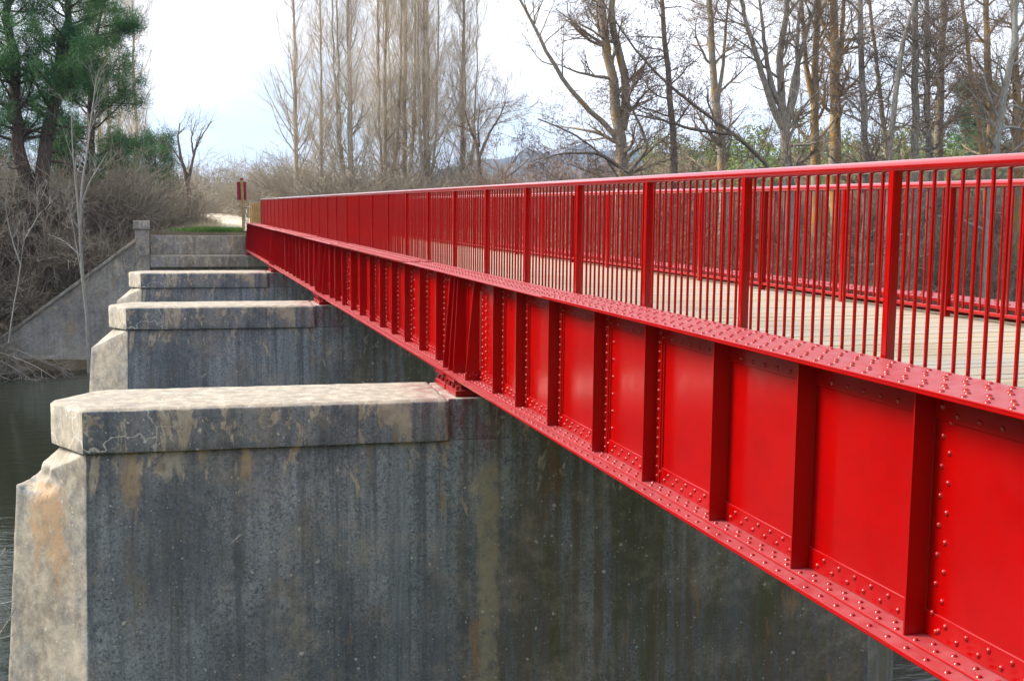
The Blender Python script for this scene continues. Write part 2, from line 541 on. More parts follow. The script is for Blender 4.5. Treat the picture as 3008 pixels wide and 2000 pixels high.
def hgt(x, y):
    """ground height over the plain, the river bed and both banks"""
    x = np.asarray(x, float)
    y = np.asarray(y, float)
    ss = lambda a, b, t: (lambda u: u * u * (3 - 2 * u))(np.clip((t - a) / (b - a), 0, 1))
    right = ss(6, 12, x)
    bend = 44.0 * ss(-62, -112, x) if False else 44.0 * (1 - ss(-112, -62, x)) + 44.0 * ss(100, 160, x)
    foot = 52.8 - right * 3.5 - bend
    top = 57.5 + right * 6.5 - bend
    far = -8.0 + (6.62 + 0.0 * x) * ss(0, 1, (y - foot) / (top - foot))
    roll = 0.25 * np.sin(x * 0.21 + 1) * np.cos(y * 0.17) * ss(60, 75, y)
    rise = ss(110, 320, y) * ss(60, 200, x) * 9.0
    behind = np.where((x > -1.3) & (x < 11.0), ss(54.6, 55.4, y) * 6.75 - 8.0, far)
    far = np.where((x > -1.3) & (x < 11.0), np.where(y > 60, far, behind), far)
    near = -8.0 + 5.4 * (1 - ss(0.5, 6.5, y))
    return np.where(y < 30, np.where(bend > 0.5, np.maximum(near, far), near), far + roll + rise)


def ground_mesh():
    xs = np.concatenate([-np.geomspace(3500, 62, 26), np.arange(-60, 90.1, 1.0), np.geomspace(92, 3500, 26)])
    ys = np.concatenate([-np.geomspace(300, 12, 8), np.arange(-10, 12, 1.0), np.arange(13, 49, 4.0), np.arange(49, 72, 0.5), np.arange(72, 140, 3.0), np.geomspace(142, 4200, 40)])
    X, Yg = np.meshgrid(xs, ys)
    Z = hgt(X, Yg)
    n, k = len(ys), len(xs)
    idx = np.arange(n * k).reshape(n, k)
    q = np.stack([idx[:-1, :-1], idx[:-1, 1:], idx[1:, 1:], idx[1:, :-1]], -1).reshape(-1, 4)
    return MB().add(np.stack([X, Yg, Z], -1).reshape(-1, 3), q)


tag(ground_mesh().build('ground', M['ground'], smooth=True), kind='structure')
tag(MB().add([(-400, -20, WATER), (400, -20, WATER), (400, 62, WATER), (-400, 62, WATER)], [(0, 1, 2, 3)]).build('river_water', M['water']), kind='structure')


def path_mesh():
    ys = np.concatenate([np.arange(55.8, 80, 1.0), np.geomspace(81, 330, 40)])
    cx = 5.1 + 0.0 * ys
    wd = 2.6 + 0.3 * np.sin(ys * 0.23)
    b = MB()
    v, q = [], []
    for i, (y, c, d) in enumerate(zip(ys, cx, wd)):
        for s_ in (-1, -0.33, 0.33, 1):
            x = c + d * s_ + (0.12 * math.sin(y * 1.7 + s_ * 3) if abs(s_) == 1 else 0)
            v.append((x, y, float(hgt(x, y)) + 0.06 + (0.02 if abs(s_) < 1 else -0.03)))
    for i in range(len(ys) - 1):
        for j in range(3):
            a = i * 4 + j
            q.append((a, a + 1, a + 5, a + 4))
    return b.add(v, q)


tag(path_mesh().build('path', M['sand'], smooth=True), kind='structure')


def hill(name, prof, Y, depth, seed):
    """ridge with its crest where the skyline of the photo lies, falling away to both sides"""
    r_ = np.random.default_rng(seed)
    px = np.linspace(prof[0][0], prof[-1][0], 90)
    py = np.interp(px, [p[0] for p in prof], [p[1] for p in prof])
    v, q = [], []
    rows = 12
    ph = r_.uniform(0, 6, 6)
    for i in range(rows + 1):
        u = i / rows
        for a, b_ in zip(px, py):
            c = at(a, b_, Y)
            k = math.sin(min(u * 1.25, 1) * math.pi / 2) if u < 0.8 else 1 - (u - 0.8) * 2
            rid = 1 + 0.10 * math.sin(a * 0.05 + ph[0] + u * 5) + 0.06 * math.sin(a * 0.13 + ph[1] - u * 9)
            sc_ = 1 + (u - 0.8) * depth / Y
            v.append((c.x * sc_, Y * sc_, -3 + (c.z + 3) * k * (rid if u < 0.75 else 1)))
    n = len(px)
    for i in range(rows):
        for j in range(n - 1):
            a = i * n + j
            q.append((a, a + 1, a + n + 1, a + n))
    return tag(MB().add(v, q).build(name, M['hill'], smooth=True), kind='structure')


hill('far_hill', [(300, 470), (700, 440), (900, 415), (1050, 385), (1140, 372), (1190, 360), (1260, 361), (1330, 351), (1420, 350), (1500, 352), (1600, 362), (1800, 372), (2100, 400), (2700, 430), (3200, 465)], 4300, 2200, 3)
hill('near_hill', [(1380, 474), (1500, 452), (1650, 425), (1800, 395), (2000, 372), (2200, 350), (2500, 330), (2900, 330), (3300, 420)], 520, 300, 5)

# ================================================================== PIERS
YB0, SPAN = 14.2, 13.58
PIER_ROT = -0.0433
GX, GFAR = 3.466, 6.99                # centre planes of the two girders


def pier_cap(x0, x1, nose):
    """cap stone in pier coordinates, its nose pointed on the upstream side"""
    h0, h1 = -0.73, 0.73
    if nose == 'left': pts = [(x0, h0), (x1, h0), (x1, h1), (x0, h1), (x0 - 0.43, 0.0)]
    else: pts = [(x0, h0), (x1, h0), (x1 + 0.43, 0.0), (x1, h1), (x0, h1)]
    b = MB()
    c = [(sum(p[0] for p in pts) / 5, 0)]
    def inset(d):
        cx = (x0 + x1) / 2
        out = []
        for x, y in pts:
            sx = -1 if x > cx else 1
            out.append((x + sx * d * (1.2 if y == 0 else 1), y * (1 - d / 0.73)))
        return out
    # plan rings: underside, face bottom, face top, chamfer top
    n = 5
    rings = [(pts, -0.51), (pts, -0.036), (inset(0.045), 0.0)]
    v = []
    for pl, z in rings: v += [(x, y, z) for x, y in pl]
    q = []
    for r in range(2):
        for i in range(n):
            j = (i + 1) % n
            q.append((r * n + i, r * n + j, (r + 1) * n + j, (r + 1) * n + i))
    t = [(0, i + 1, i) for i in range(1, n - 1)] + [(2 * n, 2 * n + i, 2 * n + i + 1) for i in range(1, n - 1)]
    return b.add(v, q, t)


def roughen(me, amt, cuts, seed, edge=0.16):
    """subdivide a concrete block and wear its arrises a little"""
    from mathutils import noise
    bm = bmesh.new()
    bm.from_mesh(me)
    bmesh.ops.recalc_face_normals(bm, faces=bm.faces)
    sharp = [e for e in bm.edges if len(e.link_faces) == 2 and e.calc_face_angle(0) > 0.35]
    bmesh.ops.bevel(bm, geom=sharp, offset=0.014, segments=2, profile=0.6, affect='EDGES', clamp_overlap=True)
    bmesh.ops.triangulate(bm, faces=[f for f in bm.faces if len(f.verts) > 4])
    for _ in range(cuts):
        longe = [e for e in bm.edges if e.calc_length() > edge]
        if not longe: break
        bmesh.ops.subdivide_edges(bm, edges=longe, cuts=1, use_grid_fill=True)
    for vt in bm.verts:
        p = vt.co * 2.3 + Vector((seed * 7.1, 0, 0))
        d = noise.noise(p) * 0.5 + noise.noise(p * 4.1) * 0.35 + noise.noise(p * 11) * 0.25
        vt.co += vt.normal * d * amt
    for f_ in bm.faces: f_.smooth = True
    bm.to_mesh(me)
    bm.free()
    me.update()
    me.set_sharp_from_angle(angle=R(32))


X0, X1 = -0.966 - 3.45, 8.9 - 3.45      # ends of the pier, in pier coordinates (origin on the near bearing)


def make_pier(k, label):
    root = empty('concrete_pier', (3.45, YB0 + SPAN * k, -2.28), PIER_ROT)
    tag(root, label, 'bridge pier', 'concrete piers in the river')
    cap = pier_cap(X0, 3.19 - 3.45, 'left').mesh('cap')
    roughen(cap, 0.010, 5, k + 1)
    link('cap', cap, PM, root)
    cap = pier_cap(7.30 - 3.45, X1, 'right').mesh('cap')
    roughen(cap, 0.008, 4, k + 11)
    link('cap', cap, PM, root)
    # bearing block between the two caps, flush with the shaft
    bb = MB().box(3.19 - 3.45 + 0.002, 7.30 - 3.45 - 0.002, -0.672, 0.672, -0.515, -0.012).mesh('bearing_block')
    roughen(bb, 0.005, 4, k + 21)
    link('bearing_block', bb, PM, root)
    # shaft: battered sides, pointed ends cut back by sloping shoulders
    a0, a1 = X0 + 0.03, X1 - 0.03
    zt, zs, zb = -0.515, -0.99, -5.6
    h = 0.675
    bt = 0.11
    v = [
        (a0, -h, zt), (a1, -h, zt), (a1, h, zt), (a0, h, zt),                                     # top ring 0-3
        (a0 - 0.34, 0, zt - 0.02), (a1 + 0.34, 0, zt - 0.02),                                     # 4 5 heads of the shoulders
        (a0 - 0.86, 0, zs), (a1 + 0.80, 0, zs),                                                   # 6 7 noses
        (a0 - bt, -h - bt, zb), (a1 + bt, -h - bt, zb), (a1 + bt, h + bt, zb), (a0 - bt, h + bt, zb),   # 8-11
        (a0 - 0.86 - 0.34, 0, zb), (a1 + 0.80 + 0.2, 0, zb),                             # 12 13
    ]
    q = [(0, 1, 9, 8), (2, 3, 11, 10)]
    t = [(0, 4, 6), (3, 6, 4), (0, 3, 4), (1, 7, 5), (2, 5, 7), (1, 5, 2),
         (0, 6, 8), (6, 12, 8), (6, 3, 11), (6, 11, 12), (1, 9, 7), (7, 9, 13), (7, 10, 2), (7, 13, 10)]
    q2 = [(0, 3, 2, 1), (8, 9, 10, 11)]
    sh = MB().add(v, q + q2, t).mesh('shaft')
    roughen(sh, 0.012 if k == 0 else 0.008, 7 if k == 0 else 5, k + 31, 0.075 if k == 0 else 0.16)
    if k == 0:
        # broken arris under the shoulder of the nearest pier
        from mathutils import noise
        for vt in sh.vertices:
            c = vt.co - Vector((a0 - 0.62, -0.20, -0.88))
            d = math.sqrt((c.x / 0.36) ** 2 + (c.y / 0.42) ** 2 + (c.z / 0.17) ** 2)
            if d < 1:
                u_ = min(1.0, (1 - d) * 2.2)
                vt.co.x += u_ * 0.07 + 0.06 * noise.noise(vt.co * 8) * u_
                vt.co.y += u_ * 0.05
                vt.co.z -= u_ * 0.05 + 0.04 * noise.noise(vt.co * 13) * u_
        sh.update()
    link('shaft', sh, PM, root)
    return root


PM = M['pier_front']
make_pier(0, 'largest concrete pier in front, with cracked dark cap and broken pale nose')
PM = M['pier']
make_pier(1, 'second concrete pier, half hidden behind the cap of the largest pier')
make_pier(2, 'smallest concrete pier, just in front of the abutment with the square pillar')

# ================================================================== FAR ABUTMENT
YA = 54.0
ab = tag(empty('concrete_abutment', (0, YA, -2.28)), 'blue grey concrete abutment with square pillar and sloping wing wall at the path', 'abutment')


def part_block(name, x0, x1, y0, y1, z0, z1, parent, mat, seed, amt=0.006, cuts=4):
    me = MB().box(x0, x1, y0, y1, z0, z1).mesh(name)
    roughen(me, amt, cuts, seed)
    return link(name, me, mat, parent)


Z0 = 2.28
part_block('front_wall', -0.9, 10.6, 0.25, 1.2, -8 + Z0, -2.78 + Z0, ab, M['abut'], 41)
part_block('bearing_beam', -0.88, 10.4, 0.0, 1.1, -2.775 + Z0, -2.27 + Z0, ab, M['abut'], 42)
part_block('parapet_wall', -0.87, 1.02, 1.12, 1.5, -2.28 + Z0, -1.40 + Z0, ab, M['abut'], 43)
part_block('parapet_wall', 1.03, 3.3, 1.12, 1.5, -2.28 + Z0, -1.405 + Z0, ab, M['abut'], 44)
part_block('parapet_wall', 3.31, 7.2, 1.25, 1.6, -2.28 + Z0, -1.45 + Z0, ab, M['abut'], 45)
pil = part_block('pillar', -1.49, -0.91, -0.05, 0.62, -8 + Z0, -1.10 + Z0, ab, M['abut'], 46)
part_block('pillar_cap', -1.56, -0.87, -0.12, 0.69, -1.098 + Z0, -0.73 + Z0, pil, M['abut'], 47)
# wing wall falling away to the river bank
ww = [(-1.49, -1.52), (-5.05, -4.20), (-8.2, -6.55)]
b = MB()
v = []
for x, z in ww: v += [(x, 0.02 - (x + 1.49) * 0.02, -8 + Z0), (x, 0.02 - (x + 1.49) * 0.02, z - 0.16 + Z0), (x, 0.55 - (x + 1.49) * 0.02, z - 0.16 + Z0), (x, 0.55 - (x + 1.49) * 0.02, -8 + Z0)]
q = []
for i in range(2):
    for j in range(4): q.append((i * 4 + j, i * 4 + (j + 1) % 4, i * 4 + 4 + (j + 1) % 4, i * 4 + 4 + j))
q += [(0, 3, 2, 1), (8, 9, 10, 11)]
me = b.add(v, q).mesh('wing_wall')
roughen(me, 0.01, 5, 48)
wwo = link('wing_wall', me, M['abut'], ab)
b = MB()
v = []
for x, z in ww: v += [(x, -0.09 - (x + 1.49) * 0.02, z - 0.158 + Z0), (x, -0.09 - (x + 1.49) * 0.02, z + Z0), (x, 0.62 - (x + 1.49) * 0.02, z + Z0), (x, 0.62 - (x + 1.49) * 0.02, z - 0.158 + Z0)]
me = b.add(v, q).mesh('coping')
roughen(me, 0.008, 5, 49)
link('coping', me, M['abut'], wwo)

# ================================================================== FOOTBRIDGE
bridge = tag(empty('footbridge', (GX, 0.6, -2.06)), 'long red riveted girder footbridge with barred railings and pale plank deck', 'footbridge')
BO = Vector((GX, 0.6, -2.06))


def bpart(b, name, parent, mat='paint', bevel=0.0, smooth=False, extra=Vector((0, 0, 0))):
    """mesh given in world metres, linked under bridge or one of its parts (parents sit at the bridge origin)"""
    for a in b.v: a -= np.array(BO + extra, np.float32)
    return b.build(name, M[mat], parent, smooth, bevel)


def dome(seg=8):
    v = [(math.cos(i * 2 * math.pi / seg), math.sin(i * 2 * math.pi / seg), 0) for i in range(seg)]
    v += [(0.78 * math.cos(i * 2 * math.pi / seg), 0.78 * math.sin(i * 2 * math.pi / seg), 0.46) for i in range(seg)]
    v += [(0.36 * math.cos(i * 2 * math.pi / seg), 0.36 * math.sin(i * 2 * math.pi / seg), 0.70) for i in range(seg)]
    v.append((0, 0, 0.75))
    q = [(r * seg + i, r * seg + (i + 1) % seg, (r + 1) * seg + (i + 1) % seg, (r + 1) * seg + i) for r in (0, 1) for i in range(seg)]
    t = [(2 * seg + i, 2 * seg + (i + 1) % seg, 3 * seg) for i in range(seg)]
    return np.array(v), np.array(q), np.array(t)


DV, DQ, DT = dome(8)
DV6, DQ6, DT6 = dome(6)
ROT = {'z': np.eye(3), '-x': np.array([[0, 0, -1], [0, 1, 0], [1, 0, 0]], float), '-y': np.array([[1, 0, 0], [0, 0, -1], [0, 1, 0]], float)}
rivet_me = {}
for ax in ROT:
    rivet_me[ax] = MB().add((DV * 0.0165) @ ROT[ax].T, DQ, DT).mesh('rivet', True)
    rivet_me[ax].materials.append(M['paint'])


def rivet_rows(pts):
    b = MB()
    for ax in ROT:
        P = np.array([p for a, p in pts if a == ax])
        if not len(P): continue
        D = (DV6 * 0.0165) @ ROT[ax].T
        n = len(DV6)
        V = (P[:, None, :] + D[None]).reshape(-1, 3)
        off = (np.arange(len(P)) * n)[:, None, None]
        b.add(V, (DQ6[None] + off).reshape(-1, 4), (DT6[None] + off).reshape(-1, 3))
    return b


STIFF = [0.80, 1.88, 2.98, 4.044, 5.114, 6.168, 7.303, 8.387, 9.596, 10.659, 11.54]
TZ, BZ = -0.79, -2.063                   # top and bottom faces of the girder


def girder(k, gx, side, detail):
    """one span; side -1: outer face towards -x, +1 towards +x"""
    y0 = YB0 + SPAN * (k - 1) + 0.02
    y1 = YB0 + SPAN * k - 0.02
    f = lambda xo: gx + side * xo        # distance from the web centre to the outside
    bx = lambda b, a0, a1, *r: b.box(min(f(a0), f(a1)), max(f(a0), f(a1)), *r)
    g = bpart(bx(MB(), -0.006, 0.006, y0, y1, BZ + 0.03, TZ - 0.028), 'girder', bridge)
    bpart(bx(MB(), -0.234, 0.231, y0, y1, TZ - 0.028, TZ - 0.014), 'top_flange', g, bevel=0.003)
    c0, c1 = y0 + 1.6, y1 - 4.05 + (0.0 if k == 0 else 1.2)
    if k > 0: c0 = y0 + 2.6
    bpart(bx(MB(), -0.232, 0.233, c0, c1, TZ - 0.0138, TZ), 'cover_plate', g, bevel=0.003)
    bpart(bx(MB(), -0.234, 0.231, y0, y1, BZ, BZ + 0.028), 'bottom_flange', g, bevel=0.004)
    # angles: outside pair, and the plain inside pair
    for s_, e in ((1, 1), (-1, 0)):
        ba = MB()
        bx(ba, s_ * 0.0062, s_ * 0.0182, y0, y1, TZ - 0.178, TZ - 0.0285)
        bx(ba, s_ * 0.0184, s_ * 0.128, y0, y1, TZ - 0.0405, TZ - 0.0285)
        bpart(ba, 'top_angle', g, bevel=0.003)
        ba = MB()
        bx(ba, s_ * 0.0062, s_ * 0.0182, y0, y1, BZ + 0.0445, BZ + 0.166)
        bx(ba, s_ * 0.0062, s_ * 0.136, y0, y1, BZ + 0.0283, BZ + 0.0443)
        bpart(ba, 'bottom_angle', g, bevel=0.004)
    riv = []
    pitch = 0.152
    zt = TZ - 0.001
    n = int((y1 - y0) / pitch)
    for i in range(n):
        y = y0 + 0.09 + i * pitch
        for xo, ph in ((0.126, 1), (0.076, 0), (-0.042, 0), (-0.094, 1)):
            yy = y + ph * pitch / 2
            riv.append(('z', (f(xo), yy, TZ - 0.0005 if c0 < yy < c1 else TZ - 0.0143)))
        if c0 + 0.05 < y < c1 - 0.05:
            for xo in (0.204, -0.171): riv.append(('z', (f(xo), y, TZ - 0.0005)))
    if detail:
        sy = [y0 - 0.02 + s for s in STIFF]
        dbl = (8,) if k == 0 else (3, 9)
        bare = (2, 4, 5) if k == 0 else (5, 6, 8, 9)
        if k == 0: bare, dbl, stag = (4, 5), (7,), (3,)
        else: bare, dbl, stag = (7, 6, 9), (8, 2), ()
        for i, y in enumerate(sy):
            b = MB()
            za, zb = BZ + 0.0446, TZ - 0.0408
            bx(b, 0.0185, 0.131, y, y + 0.012, za, zb)
            bx(b, 0.0062, 0.0184, y + 0.0005, y + 0.0115, BZ + 0.168, TZ - 0.180)
            if i not in bare and i not in stag:
                bx(b, 0.0184, 0.030, y - 0.075, y - 0.0005, za + 0.001, zb - 0.001)
                bx(b, 0.0062, 0.0181, y - 0.095, y - 0.004, BZ + 0.168, TZ - 0.180)
            bpart(b, 'stiffener', g, bevel=0.0015)
            if i not in bare:
                nr = 16
                for j in range(nr):
                    z = zb - 0.07 - j * (zb - za - 0.12) / (nr - 1)
                    if i in stag:
                        if j % 2: riv.append(('-x', (f(0.018 if z > TZ - 0.178 or z < BZ + 0.166 else 0.006), y - 0.105, z)))
                        else: riv.append(('-x', (f(0.018 if z > TZ - 0.178 or z < BZ + 0.166 else 0.006), y - 0.052, z)))
                    else:
                        riv.append(('-x', (f(0.030), y - 0.042, z)))
                        if i in dbl and j % 2 and 1 < j < nr - 2: riv.append(('-x', (f(0.006), y - 0.135, z + 0.03)))
        # bearing stiffeners at both ends: tapered plates spreading towards the foot
        for yy, xa, xb in ((y1 - 1.03, 0.090, 0.190), (y1 - 0.40, 0.13, 0.185), (y1 - 0.17, 0.115, 0.19), (y0 + 0.05, 0.11, 0.20)):
            za, zb = BZ + 0.046, TZ - 0.0415
            b = MB()
            v = [(f(0.0185), yy, za), (f(xb), yy, za), (f(xb), yy, za + 0.06), (f(xa), yy, zb), (f(0.0185), yy, zb)]
            v += [(x, yy + 0.014, z) for x, _, z in v]
            b.add(v, [(0, 1, 6, 5), (1, 2, 7, 6), (2, 3, 8, 7), (3, 4, 9, 8), (4, 0, 5, 9)], [(0, 2, 1), (0, 3, 2), (0, 4, 3), (5, 6, 7), (5, 7, 8), (5, 8, 9)])
            bpart(b, 'bearing_stiffener', g, bevel=0.002)
        for j in range(14):
            z = TZ - 0.12 - j * 0.078
            riv.append(('-x', (f(0.0185), y1 - 1.17, z)))
            riv.append(('-x', (f(0.0185), y1 - 1.32, z - 0.035)))
        for j in range(4): riv.append(('-y', (f(0.05 + 0.04 * j), y1 - 1.03, BZ + 0.10 + 0.03 * (j % 2))))
        for i in range(n):
            y = y0 + 0.06 + i * pitch
            if min(abs(y - s) for s in sy) > 0.02:
                riv.append(('-x', (f(0.0183), y, TZ - 0.143)))
                riv.append(('-x', (f(0.0183), y + 0.01, BZ + 0.132)))
                riv.append(('z', (f(0.064), y + 0.03, BZ + 0.0441)))
            if min(abs(y + 0.076 - s) for s in sy) > 0.02:
                riv.append(('-x', (f(0.0183), y + 0.076, BZ + 0.085)))
                riv.append(('z', (f(0.112), y + 0.10, BZ + 0.0441)))
            if y0 + 1.2 < y < y1 - 2.9:
                riv.append(('z', (f(0.190), y + 0.06, BZ + 0.0278)))
    return g, riv


def add_rivets(g, riv, single):
    """the largest ones as rivets of their own, the others as one part"""
    if single:
        riv.sort(key=lambda r: r[1][1])
        vis = [r for r in riv if r[1][1] > 3.75]
        for ax, p in vis[:single]:
            link('rivet', rivet_me[ax], None, g, Vector(p) - BO)
        rest = [r for r in riv if r[1][1] <= 3.75] + vis[single:]
    else: rest = riv
    o = bpart(rivet_rows(rest), 'rivet_rows', g, smooth=True)
    tag(o, kind='stuff')


for k in range(4):
    g, riv = girder(k, GX, -1, True)
    add_rivets(g, riv, 300 if k == 0 else 0)
for k in range(4):
    g, riv = girder(k, GFAR, 1, False)
    add_rivets(g, riv, 0)

# bearings on each pier: sole plate, bed plate with anchor bolts
for k in range(5):
    for gx in (GX, GFAR):
        yc = YB0 + SPAN * (k - 1)
        for dy in (-0.30, 0.30):
            if k == 0 and dy < 0 or k == 4 and dy > 0: continue
            b = MB().box(gx - 0.19, gx + 0.19, yc + dy - 0.27, yc + dy + 0.27, -2.285, -2.215)
            b.box(gx - 0.10, gx + 0.10, yc + dy - 0.16, yc + dy + 0.16, -2.214, -2.125)
            b.box(gx - 0.20, gx + 0.20, yc + dy - 0.22, yc + dy + 0.22, -2.124, -2.0635)
            o = bpart(b, 'bearing', bridge, bevel=0.006)
            for sx in (-0.155, 0.155):
                for sy_ in (-0.21, 0.0, 0.21):
                    c = MB().tube([(gx + sx, yc + dy + sy_, -2.216), (gx + sx, yc + dy + sy_, -2.165)], 0.024, 6)
                    bpart(c, 'anchor_bolt', o)

# railings
SP, Y0P = 1.6997, 5.536 - 1.6997 * 2
NP_ = 30                                  # posts, bay by bay along the bridge
BAY = 15
post_me = None
RT = 0.274


def cyl_mesh(name, r, z0, z1, seg=8):
    me = MB().tube([(0, 0, z0), (0, 0, z1)], r, seg, False).mesh(name, True)
    me.materials.append(M['paint'])
    return me


bal_me = cyl_mesh('baluster', 0.0105, -0.87, RT - 0.058)
pm = MB().box(-0.028, 0.028, -0.028, 0.028, -0.96, RT - 0.052)
post_ob = None


def railing(xp, single):
    ye = Y0P + SP * (NP_ - 1) + 0.05
    ya = Y0P - SP - 0.6
    hand = MB()
    n = 40
    hand.tube([(xp, ya + (ye - ya) * i / n, RT - 0.034) for i in range(n + 1)], 0.034, 14)
    r = bpart(hand, 'railing', bridge, 'rail_paint', smooth=True)
    bpart(MB().box(xp - 0.02, xp + 0.02, ya, ye, -0.872, -0.842), 'bottom_rail', r, bevel=0.004)
    global post_ob
    bal = []
    for i in range(-1, NP_):
        y = Y0P + SP * i
        if post_ob is None:
            me = pm.mesh('post')
            bm = bmesh.new(); bm.from_mesh(me)
            bmesh.ops.bevel(bm, geom=bm.edges[:], offset=0.005, segments=2, affect='EDGES')
            bm.to_mesh(me); bm.free()
            me.materials.append(M['paint'])
            post_ob = me
        link('post', post_ob, None, r, Vector((xp, y, 0)) - BO)
        if i < NP_ - 1:
            for j in range(1, BAY): bal.append(y + SP * j / BAY)
    bal = sorted(bal)
    vis = [y for y in bal if y > 3.2]
    jit = random.Random(3)
    for y in vis[:single]:
        o = link('baluster', bal_me, None, r, Vector((xp, y + jit.uniform(-.002, .002), 0)) - BO)
        o.rotation_euler = (jit.uniform(-.002, .002), jit.uniform(-.002, .002), 0)
    rest = [y for y in bal if y <= 3.2] + vis[single:]
    P = np.array([[(xp, y, -0.87), (xp, y, RT - 0.058)] for y in rest])
    o = bpart(MB().tubes(P, np.full(P.shape[:2], 0.0105), 6), 'baluster_row', r, smooth=True)
    tag(o, kind='stuff')
    # short welded tabs that carry the posts on the girder
    return r


railing(3.765, 190)
railing(6.66, 110)

# deck: joists and cross planks, with a dark edge channel each side
deck = bpart(MB().box(3.86, 6.56, 0.6, 54.6, -1.06, -0.965), 'deck', bridge, 'joist')
PW = 0.146
pk = MB().box(-1.70, 1.70, -0.0695, 0.0695, -0.014, 0.014).mesh('plank')
bm = bmesh.new(); bm.from_mesh(pk)
bmesh.ops.bevel(bm, geom=bm.edges[:], offset=0.004, segments=1, affect='EDGES')
bm.to_mesh(pk); bm.free()
pk.materials.append(M['plank'])
npl = int((54.8 - 0.7) / PW)
restp = MB()
cnt = 0
jit = random.Random(5)
for i in range(npl):
    y = 0.75 + i * PW
    dz = jit.uniform(-0.002, 0.002)
    if y > 3.0 and cnt < 300:
        o = link('plank', pk, None, deck, Vector((5.225 + jit.uniform(-.006, .006), y, -0.945 + dz)) - BO)
        cnt += 1
    else:
        restp.box(5.225 - 1.70, 5.225 + 1.70, y - 0.069, y + 0.069, -0.959, -0.931 + dz)
tag(bpart(restp, 'plank_rows', deck, 'plank'), kind='stuff')
# ================================================================== TREES
UP = np.array([0, 0, 1.0])


def unit(a):
    return a / (np.linalg.norm(a, axis=-1, keepdims=True) + 1e-12)


def grow(r_, PP, PR, n, trange, ang, length, K, trop, wob, rr, rmin, falloff=0.0, azim=None):
    """children along parent polylines, all at once"""
    N, K0, _ = PP.shape
    n = np.broadcast_to(np.asarray(n), (N,)).astype(int)
    pi = np.repeat(np.arange(N), n)
    m = len(pi)
    if m == 0: return np.zeros((0, K, 3)), np.zeros((0, K))
    t = r_.uniform(trange[0], trange[1], m)
    s = t * (K0 - 1)
    i0 = np.clip(np.floor(s).astype(int), 0, K0 - 2)
    fr = (s - i0)[:, None]
    A, B = PP[pi, i0], PP[pi, i0 + 1]
    pos = A * (1 - fr) + B * fr
    tan = unit(B - A)
    rad = (PR[pi, i0] * (1 - fr[:, 0]) + PR[pi, i0 + 1] * fr[:, 0]) * rr
    rv = r_.normal(size=(m, 3))
    if azim is not None: rv = rv + np.asarray(azim)
    perp = unit(rv - (rv * tan).sum(1, keepdims=True) * tan)
    a = r_.uniform(ang[0], ang[1], m)[:, None]
    d = tan * np.cos(a) + perp * np.sin(a)
    Ln = r_.uniform(length[0], length[1], m) * (1 - falloff * t)
    st = (Ln / (K - 1))[:, None]
    P = np.empty((m, K, 3))
    P[:, 0] = pos
    for k in range(1, K):
        P[:, k] = P[:, k - 1] + d * st
        d = unit(d + UP * trop + r_.normal(size=(m, 3)) * wob)
    rad = np.maximum(rad, rmin)
    u = np.linspace(0, 1, K)[None]
    return P, np.maximum(rad[:, None] * (1 - 0.8 * u), rmin * 0.6)


def poly(pts, K, r0, r1, r_=None, wob=0.0):
    pts = np.array(pts, float)
    s = np.r_[0, np.cumsum(np.linalg.norm(np.diff(pts, axis=0), axis=1))]
    u = np.linspace(0, s[-1], K)
    P = np.stack([np.interp(u, s, pts[:, i]) for i in range(3)], 1)
    for _ in range(2):
        Q = P.copy(); Q[1:-1] = 0.25 * P[:-2] + 0.5 * P[1:-1] + 0.25 * P[2:]; P = Q
    if r_ is not None and wob: P[1:, :] += r_.normal(size=(K - 1, 3)) * wob
    return P[None], np.interp(u, [0, s[-1]], [r0, r1])[None]


